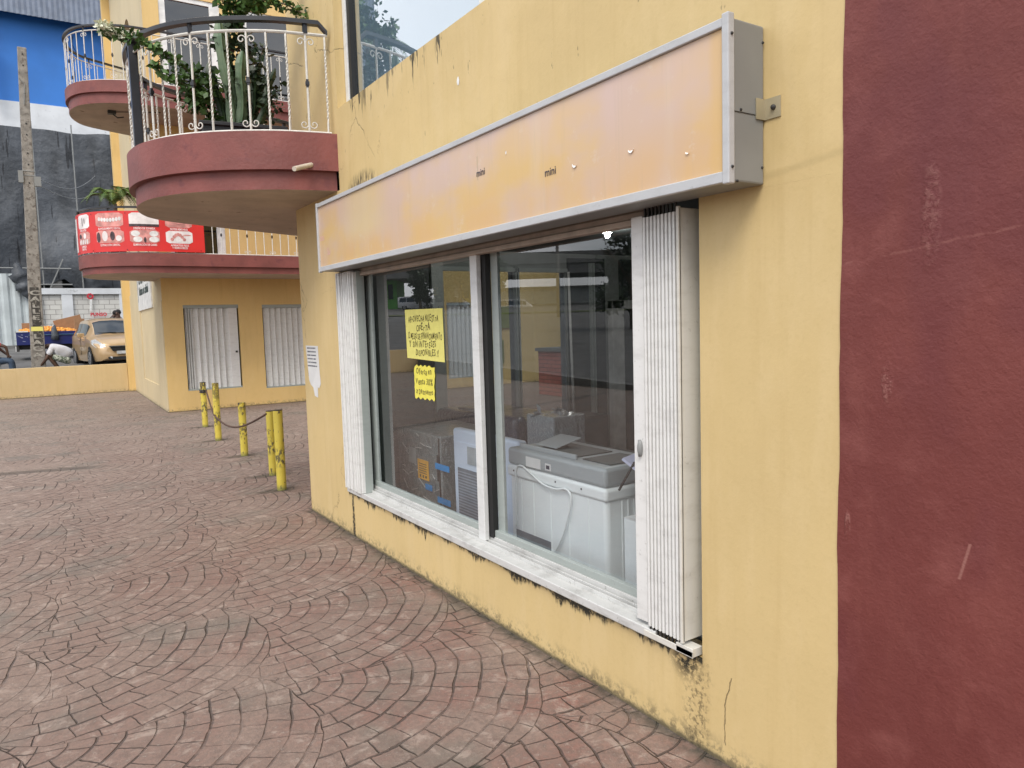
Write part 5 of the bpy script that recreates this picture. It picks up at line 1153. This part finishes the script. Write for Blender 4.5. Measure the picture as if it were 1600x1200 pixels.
# cargo truck with oranges
TX, TY = .55, 31.4; tz = gz(.6, 31.4)-.04
tk = thing('cargo_tricycle', (TX, TY, tz), 'motor tricycle with a navy blue open load bed of oranges behind the gold car', 'tricycle')
m_ = MB(); 
x0, x1, y0, y1, zb, zt = -.38, 2.1, 30.6, 32.1, tz+.52, tz+.98
m_.box(x0, x1, y0, y0+.05, zb, zt); m_.box(x0, x1, y1-.05, y1, zb, zt); m_.box(x0, x0+.05, y0+.05, y1-.05, zb, zt); m_.box(x1-.05, x1, y0+.05, y1-.05, zb, zt); m_.box(x0+.05, x1-.05, y0+.05, y1-.05, zb, zb+.05); m_.build('load_bed', mTruck, tk, bevel=.01)
m_ = MB(); m_.box(x0-.02, x0+.35, y0-.02, y0, zt-.01, zt+.03); m_.box(x0-.03, x0, y0-.02, y1, zt-.01, zt+.03); m_.build('white_edge_strip', mWhite, tk)
m_ = MB(); m_.tube([(x0+.35, y0-.015, zt-.12), (x1, y0-.015, zt-.12)], .02, 6); m_.build('side_rail', simple("teal_strip", (.02, .08, .16), .4), tk)
m_ = MB(); m_.box(x0-.05, x0-.02, y0+.1, y0+.5, tz+.30, tz+.48); m_.build('number_plate', mWhite, tk)
m_ = MB(); r_ = random.Random(3)
for k in range(14): u, v, l = r_.uniform(.04, .5), r_.uniform(-.34, -.10), r_.uniform(.02, .09); m_.quad((x0+u, y0-.004, zt+v), (x0+u+l, y0-.004, zt+v-.01), (x0+u+l, y0-.004, zt+v+.005), (x0+u, y0-.004, zt+v+.018))
m_.build('worn_lettering', simple("worn_blue_white", (.30, .32, .45), .6), tk)
m_ = MB(); m_.box(x0+.05, x1+.4, y0+.35, y1-.35, tz+.36, tz+.52); m_.box(x0-.02, x0+.06, y0+.05, y1-.05, tz+.30, tz+.52); m_.build('chassis', mDarkM, tk)
mc = x1+.45; my = 31.3
m_ = MB(); m_.tube([(mc-.3, my, tz+.80), (mc, my, tz+.86), (mc+.35, my, tz+.95), (mc+.6, my, tz+.85)], [.07, .13, .15, .06], 10); m_.build('tank', mVanP, tk, smooth=True)
m_ = MB(); n = 24; m_.tube([(mc+1.0+.27*cos(2*pi*k/n), my, tz+.30+.27*sin(2*pi*k/n)) for k in range(n+1)], .05, 8, cap=False); m_.build('front_wheel', mTyre, tk, smooth=True)
m_ = MB(); m_.tube([(mc+1.0, my, tz+.3), (mc+.75, my, tz+.95), (mc+.68, my, tz+1.15)], .025, 6); m_.tube([(mc+.62, my-.35, tz+1.12), (mc+.68, my, tz+1.12), (mc+.62, my+.35, tz+1.12)], .018, 6); m_.tube([(mc+.75, my, tz+.9), (mc+.1, my, tz+.45), (x1-.1, my, tz+.45)], .035, 6); m_.build('fork', mDarkM, tk)
m_ = MB(); m_.box(mc-.45, mc+.12, my-.14, my+.14, tz+.86, tz+.93); m_.build('saddle', mDarkM, tk, bevel=.03, bseg=3)
for x in (.35,):
    for y in (y0+.02, y1-.2): m_ = MB(); m_.tube([(x, y, tz+.28), (x, y+.18, tz+.28)], .28, 20); wl = m_.build('wheel', mTyre, tk, smooth='auto'); m_ = MB(); m_.tube([(x, y-.01, tz+.28), (x, y+.005, tz+.28)], .15, 16); m_.build('rim', mRim, wl)
m_ = MB()
for _ in range(420):
    x = rr.uniform(x0+.12, x1-.55); y = rr.uniform(y0+.1, y1-.1); h = .20*(1-((y-(y0+y1)/2)/.8)**2)*(.75+.25*sin(x*3.3)); m_.ball((x, y, zt-.04+h*rr.uniform(.4, 1.)), rr.uniform(.045, .058), 7, 5)
tag(rebase(m_.build('oranges', mOrange, smooth=True), (.5, 31.4, zt)), 'heap of loose oranges filling the blue tricycle bed', 'oranges', kind='stuff')
for (cx, cy, cz, w_, d_, h_, tilt, lb) in ((.02, 31.7, zt+.12, .22, .15, .20, 0, 'small brown cardboard box at the left end of the orange load'), (1.25, 31.8, zt+.28, .45, .02, .22, .25, 'large flattened cardboard sheet slanting behind the oranges'), (1.55, 30.95, zt+.22, .16, .2, .2, 0, 'cardboard box at the right end of the tricycle bed')):
    m_ = MB(); m_.obox((cx, cy, cz), (w_*cos(tilt), 0, w_*sin(tilt)), (0, d_, 0), (-h_*sin(tilt), 0, h_*cos(tilt))); tag(rebase(m_.build('cardboard_box', mCard, bevel=.006), (cx, cy, cz-h_)), lb, 'box')
m_ = MB(); bg_ = [(.78, 30.55, zt+.22), (.74, 30.52, zt+.1), (.76, 30.5, zt-.15), (.74, 30.5, zt-.3)]; m_.tube(bg_, [.02, .08, .12, .13], 7); tag(rebase(m_.build('plastic_bag', mTarp, smooth=True), bg_[3]), 'grey plastic bag hanging over the side of the tricycle bed', 'bag')

# ------------------------------------------------------------ utility pole on the street
up_ = thing('utility_pole', (.12, 24.5, gz(.1, 24.5)), 'tall weathered concrete utility pole with painted letters behind the low wall', 'pole')
m_ = MB(); pz0, pz1 = gz(.1, 24.5)-.1, 9.44; a0, a1 = (.155, 24.5), (.385, 24.5)
def pc(z): t = (z-pz0)/(pz1-pz0); return a0[0]+(a1[0]-a0[0])*t, .178-(.178-.108)*t
def psec(z, k=1.): c, h = pc(z); return [(c-h*k, 24.5-h*.8, z), (c+h*k, 24.5-h*.8, z), (c+h*k, 24.5+h*.8, z), (c-h*k, 24.5+h*.8, z)]
zs = [pz0+(pz1-pz0)*k/12 for k in range(13)]; vs = []
for z in zs: vs += psec(z)
m_.add(vs, [(i*4+k, i*4+(k+1) % 4, (i+1)*4+(k+1) % 4, (i+1)*4+k) for i in range(12) for k in range(4)]+[(48, 49, 50, 51)]); m_.build('shaft', mPole, up_, bevel=.02)
m_ = MB()
for i, ch in enumerate("CALLE  LACA"):
    z = 2.74-i*.172
    if ch == ' ': continue
    c, h = pc(z); v, f = text2d(ch, .24, 'CENTER', 0, .035); m_.add([(c+p[0]*1.45, 24.5-h*.8-.012, z+p[1]*.72) for p in v], f)
m_.build('painted_letters', simple('worn_letter_paint', (.36, .345, .31), .9, 0, .2, 8, 0, True, dirt=(.14, .13, .11), dirtlo=.52, dirthi=.62), up_)
m_ = MB(); c, h = pc(1.9); m_.quad((c-.14, 24.5-h*.8-.008, 1.74), (c+.15, 24.5-h*.8-.008, 1.74), (c+.14, 24.5-h*.8-.008, 1.86), (c-.13, 24.5-h*.8-.008, 1.86)); m_.build('yellow_mark', mNote, up_)
m_ = MB(); c, h = pc(2.2); m_.quad((c-h*.62, 24.5-h*.8-.005, .72), (c+h*.8, 24.5-h*.8-.005, .72), (c+h*.66, 24.5-h*.8-.007, 2.95), (c-h*.6, 24.5-h*.8-.007, 2.95)); m_.build('dark_paint_band', simple("dark_pole_paint", (.06, .055, .05), .9, 0, .3, 6, 0, True, dirt=(.25, .23, .2), dirtlo=.55, dirthi=.65), up_)
m_ = MB()
for z in (9.25, 8.95, 8.2, 7.4, 7.1, 6.6, 6.3, 5.8): c, h = pc(z); m_.tube([(c+.01, 24.5-h*.8-.012, z), (c+.01, 24.5-h*.8+.02, z)], .02, 8)
m_.build('bolt_holes', mBlack, up_)
m_ = MB()
for z in (6.0, 6.12): c, h = pc(z); m_.tube(psec(z, 1.06)+psec(z, 1.06)[:1], .014, 6)
m_.box(pc(6)[0]-.24, pc(6)[0]-.12, 24.35, 24.45, 5.8, 6.12); m_.build('cable_clamp', mGrey, up_); m_ = MB(); m_.box(pc(6)[0]+.12, pc(6)[0]+.28, 24.35, 24.45, 5.72, 5.98); m_.tube([(pc(8.6)[0]-.1, 24.38, 8.6), (pc(8.4)[0]+.02, 24.38, 8.45), (pc(8.2)[0]-.02, 24.38, 7.9)], .012, 5); m_.build('cable_clamp', mGrey, up_)
for (z, yb, zb, xb, lb) in ((6.05, 41, 9.2, 3.2, 'upper drop cable running from the pole to the netting on the right'), (5.9, 41, 8.6, 3.4, 'lower drop cable running from the pole to the netting on the right')):
    m_ = MB(); A_ = Vector((pc(z)[0], 24.4, z)); B_ = Vector((xb, yb, zb)); pts = [A_.lerp(B_, k/16)+Vector((0, 0, -.5*sin(pi*k/16))) for k in range(17)]; m_.tube(pts, .012, 5); tag(rebase(m_.build('drop_cable', mGrey), A_), lb, 'cable')

# ------------------------------------------------------------ background beyond the street
bw = thing('block_wall', (1.7, 38, 1.1), 'white pillared wall of painted concrete blocks across the street', 'wall')
m_ = MB(); m_.box(.35, 9, 38.0, 38.15, .6, 3.45); m_.build('block_panel', mBlock, bw)
for x in (1.30, 3.55, 5.8, 8.0): MB().box(x-.0, x+.42, 37.9, 38.2, .6, 3.45).build('pillar', mBand, bw)
MB().box(.32, 9, 37.88, 38.22, 3.40, 3.66).build('coping', mBand, bw)
MB().box(.30, .55, 37.85, 38.2, .6, 3.5).build('pillar', mBand, bw)
m_ = MB(); put_text(m_, "PUNSO", lambda u, v: (2.68+u, 37.86, 2.42+v), .21, bold=.04, sx=.95)
n = 8
for k in range(9): a = 2*pi*k/9; m_.add([(2.40+.10*cos(a)+q[0], 37.86, 3.30+.10*sin(a)+q[1]) for q in ((-.04, -.03), (.035, -.04), (.04, .03), (-.03, .04))], [(0, 1, 2, 3)])
m_.build('red_graffiti', simple("red_graffiti_paint", (.55, .03, .05), .8), bw)
m_ = MB(); m_.add([(x, 37.865, z) for x, z in ((2.34, 2.66), (2.42, 2.65), (2.47, 3.16), (2.38, 3.2))], [(0, 1, 2, 3)]); m_.build('white_graffiti', mWhite, bw)
sh = thing('shrub', (1.55, 37.3, 1.1), 'thin dark weed growing against the block wall behind the tricycle', 'shrub')
m_ = MB(); leaves(m_, (1.6, 37.2, 1.95), (.5, .3, .45), 130, .10, rr); m_.build('foliage', mLeafD, sh); m_ = MB(); m_.tube([(1.55, 37.3, 1.0), (1.6, 37.2, 2.2)], .015, 5); m_.build('stem', mBark, sh)
zf = thing('sheet_fence', (-2.5, 39, 1.1), 'pale corrugated metal sheet fence left of the utility pole', 'fence')
m_ = MB(); xs = rng(-9, .28, 110)
for i, (a, b) in enumerate(zip(xs, xs[1:])):
    f = lambda x: 38.9+(.05 if int(round((x+9)/(9.28/110))) % 5 in (0, 1) else 0); zt_ = 4.35-(.9 if a > -.05 else 0)
    m_.quad((a, f(a), 1.15), (b, f(b), 1.15), (b, f(b), zt_), (a, f(a), zt_))
m_.build('sheets', mFence, zf); m_ = MB(); m_.box(-9, .3, 38.8, 39.05, .7, 1.22); m_.build('kerb_base', mConc, zf)
tb = thing('netted_building', (2, 44, 1.2), 'building with blue upper wall and white band draped below in black debris netting', 'building')
MB().box(-14, 14, 43, 60, 1, 11.4).build('lower_storeys', mIntD, tb)
MB().box(-14, 14, 42, 60, 11.3, 12.55).build('white_band', mBand, tb); MB().box(-14, 14, 42.08, 60, 12.55, 24).build('blue_wall', mBlue, tb)
m_ = MB(); xs = rng(-14, 14, 260)
for i, (a, b) in enumerate(zip(xs, xs[1:])): f = lambda k: 41.2+.04*(k % 2); m_.quad((a, f(i), 16.3), (b, f(i+1), 16.3), (b, f(i+1), 24), (a, f(i), 24))
m_.build('corrugated_cladding', mZincR, tb)
m_ = MB(); nx, nz = 90, 46; vs = []; r2 = random.Random(3)
for j in range(nz+1):
    for i in range(nx+1):
        x = -12+24*i/nx; t = j/nz; zlo = 3.9+.35*sin(x*1.7)+.25*sin(x*4.1+1)+(-.9 if .0 < x+.35 < .55 else 0); z = 11.25+.035*sin(x*2.1)*(1-t)-(11.25-zlo)*t
        y = 41.4+.22*sin(x*1.05+t*2.3)*(.3+t)+.12*sin(x*2.9-t*5)+.18*sin(t*11+sin(x*.8)*2.2)*t+.05*r2.random(); vs.append((x, y, z))
m_.add(vs, [(j*(nx+1)+i, j*(nx+1)+i+1, (j+1)*(nx+1)+i+1, (j+1)*(nx+1)+i) for j in range(nz) for i in range(nx)]); m_.build('debris_netting', mTarp, tb, smooth=True)
m_ = MB()
for x in (-6, -3.6, -1.0, .75, 2.35, 4.0, 6): m_.tube([(x, 41.05, 1.2), (x, 41.05, 11.5)], .03, 6)
for z in (4.0, 4.75): m_.tube([(-8, 41.0, z), (1.9, 41.0, z)], .035, 6)
m_.tube([(.9, 41.0, 3.6), (1.6, 41.0, 5.2)], .03, 6); m_.build('scaffold_tubes', mGrey, tb)
m_ = MB(); m_.box(1.0, 1.5, 41.3, 41.8, 1.2, 5.4); m_.build('concrete_column', mConc, tb)
m_ = MB(); m_.tube([(-.55, 41.6, 12.4), (-.5, 41.6, 15.0)], .14, 8); m_.build('downpipe', mWhite, tb, smooth=True)
m_ = MB(); m_.tube(catmull([(2.35, 42.05, 12.6), (2.55, 42.05, 13.4), (2.75, 42.05, 14.2), (2.62, 42.05, 14.6), (2.9, 42.05, 15.1), (2.72, 42.05, 15.6), (2.8, 42.05, 16.0)], 3), .012, 4); m_.build('wall_crack', mDarkM, tb)
hg = MB(); r5 = random.Random(8); hg.tube([(-.30+.55*t/14+r5.uniform(-.05, .05), 38.68, 4.75-1.75*t/14) for t in range(15)], [(.16+.24*sin(pi*min(1, t/12)))*r5.uniform(.7, 1.2)*(1 if t < 12 else .5) for t in range(15)], 9); tag(rebase(hg.build('hanging_netting', mTarp, smooth=True), (0, 38.7, 3)), 'bunched black netting hanging over the pale sheet fence', 'netting')

# ------------------------------------------------------------ across the main road (seen mirrored in the glass)
ov = thing('overpass', (-60, 90, 0), 'grey concrete road overpass reflected across the top of the shop window', 'overpass')
dv = Vector((-.80, -.58, 0)).normalized(); nv = Vector((dv.y, -dv.x, 0)); c0 = Vector((-60, 89, 0))
def orient(m_, c, l, w_, z0, z1): m_.obox((c.x, c.y, (z0+z1)/2), dv*l, nv*w_, (0, 0, (z1-z0)/2))
m_ = MB(); orient(m_, c0, 150, 6, 8.2, 10.2); m_.build('deck', mConc, ov); 
for s_ in (-6.1, 6.1): m_ = MB(); orient(m_, c0+nv*s_, 150, .25, 9.6, 11.2); m_.build('parapet', mConc, ov)
for k in range(-4, 5): m_ = MB(); orient(m_, c0+dv*(k*24+11), 1.0, 3.2, 0, 8.2); m_.build('pier', mConc, ov)
def broadleaf(loc, h, r, n, size, lab, mat_=None, seed=1, lo=.48):
    T = thing('tree', loc, lab, 'tree', 'street trees'); r_ = random.Random(seed); x, y, z = loc
    m_ = MB(); m_.tube([(x, y, z-.3), (x+.1, y, z+h*.3), (x, y+.1, z+h*.62)], [h*.035, h*.027, h*.015], 9)
    for k in range(6):
        a = k*1.05; m_.tube([(x, y, z+h*(.34+.04*k)), (x+r*.45*cos(a), y+r*.45*sin(a), z+h*(.55+.04*k)), (x+r*.8*cos(a), y+r*.8*sin(a), z+h*(.66+.03*k))], [h*.014, h*.009, h*.003], 6)
    m_.build('trunk', mBark, T, smooth=True); m_ = MB()
    for k in range(16):
        a = r_.uniform(0, 2*pi); q = r*r_.uniform(.1, .85); cz = z+h*r_.uniform(lo, .92); leaves(m_, (x+q*cos(a), y+q*sin(a), cz), (r*.42, r*.42, h*.12), n//16, size, r_)
    m_.build('crown', mat_ or mLeafD, T); return T
broadleaf((-23.2, 29.6, .9), 6.6, 2.3, 5200, .22, 'dense dark tree reflected at the right end of the shop window', seed=2, lo=.22)
broadleaf((-28.5, 24.5, .9), 8.2, 3.4, 3600, .3, 'broad dark tree standing further right than the nearest reflected tree', seed=3)
for i, (x, y, h, r, lb) in enumerate(((-41.4, 85.0, 7.2, 2.2, 'tall dark tree reflected left of the paper notice'), (-43.3, 84.2, 7.8, 2.4, 'spreading dark tree reflected above the paper notice'), (-38.6, 86.5, 6.5, 1.5, 'smaller dark tree reflected at the left edge of the glass'), (-46.9, 82.0, 7, 1.7, 'slim dark tree reflected beside the centre mullion'))):
    broadleaf((x, y, gz(x, y)-.1), h, r, 2600, .45, lb, seed=10+i, lo=.25)
def block(name, cx, cy, w_, d_, z0, z1, mat_, lab, win=True):
    T = thing(name, (cx, cy, z0), lab, 'building'); m_ = MB(); m_.obox((cx, cy, (z0+z1)/2), dv*w_, nv*d_, (0, 0, (z1-z0)/2)); m_.build('wall', mat_, T)
    m_ = MB(); m_.obox((cx, cy, z1+.15), dv*(w_+.25), nv*(d_+.25), (0, 0, .15)); m_.build('roof_slab', mConc, T)
    if win:
        for k in (-2, -1, 0, 1, 2):
            c = Vector((cx, cy, 0))+dv*(k*w_*.36); 
            for s_ in (-1, 1): m_ = MB(); q = c+nv*(s_*(d_+.03)); m_.obox((q.x, q.y, z0+(z1-z0)*.55), dv*w_*.11, nv*.04, (0, 0, (z1-z0)*.17)); m_.build('window', mCarGl, T)
    return T
block('green_shop', -40.5, 104, 3.2, 3, 3, 9.4, mGreenB, 'bright green building reflected at the left of the window')
block('yellow_shop', -50.5, 97, 3.6, 3, 3, 9.0, mYelB, 'yellow building reflected beside the centre mullion')
block('grey_warehouse', -72, 101, 14, 6, 3, 6.9, mFence, 'long pale warehouse reflected under the overpass', False)
vg = MB(); q = Vector((-34, 62, 0))
for k in range(12):
    a = q+dv*(-30+k*5); b = a+dv*5; w1 = nv*1.6
    vg.quad(*[(p.x, p.y, gz(p.x, p.y)+.03) for p in (a-w1, b-w1, b+w1, a+w1)])
tag(vg.build('verge', mGrass), 'strip of grass verge between the carriageways', 'verge', kind='structure')
for i, (x, y, h, lb) in enumerate(((-31.9, 47.9, 9.6, 'dark utility pole reflected in the right pane with wires'), (-30, 92, 13.0, 'distant utility pole reflected in the left pane'))):
    T = thing('utility_pole', (x, y, gz(x, y)), lb, 'pole', 'poles across the road'); m_ = MB(); z = gz(x, y); m_.tube([(x, y, z-.3), (x, y, z+h)], [.17, .10], 10); m_.build('shaft', mPole, T, smooth=True)
    m_ = MB(); m_.obox((x, y, z+h-.7), dv*1.1, nv*.06, (0, 0, .06)); m_.build('crossarm', mBark, T)
for i, (dz, lb) in enumerate(((-.6, 'upper overhead wire between the poles across the road'), (-1.1, 'middle overhead wire between the poles across the road'), (-1.9, 'lower overhead wire between the poles across the road'))):
    m_ = MB(); A_ = Vector((-31.9, 47.9, gz(-31.9, 47.9)+9.6+dz)); B_ = Vector((-30, 92, gz(-30, 92)+13+dz)); C_ = Vector((-60, 12, 12+dz)); pts = [A_.lerp(B_, k/12)-Vector((0, 0, .8*sin(pi*k/12))) for k in range(12, -1, -1)]+[A_.lerp(C_, k/12)-Vector((0, 0, .6*sin(pi*k/12))) for k in range(1, 13)]
    m_.tube(pts, .03, 4); tag(rebase(m_.build('overhead_wire', mDarkM), A_), lb, 'wire')
# coconut palm mirrored in the upper window
cpz = gz(-5.6, 23.2); cp_ = thing('coconut_palm', (-5.7, 23.4, cpz), 'coconut palm beside the plaza, reflected in the upper window', 'palm')
m_ = MB(); m_.tube([(-5.7, 23.4, cpz-.2), (-5.55, 23.3, 5), (-5.75, 23.1, 10.6)], [.17, .12, .09], 10); m_.build('trunk', mBark, cp_, smooth=True); m_ = MB()
for k in range(15): frond(m_, (-5.75, 23.1, 10.7), k*2*pi/15+.1*rr.random(), rr.uniform(1.3, 1.7), rr.uniform(.5, 1.3), 22, .5, rr, .03)
m_.build('fronds', mLeafP, cp_)
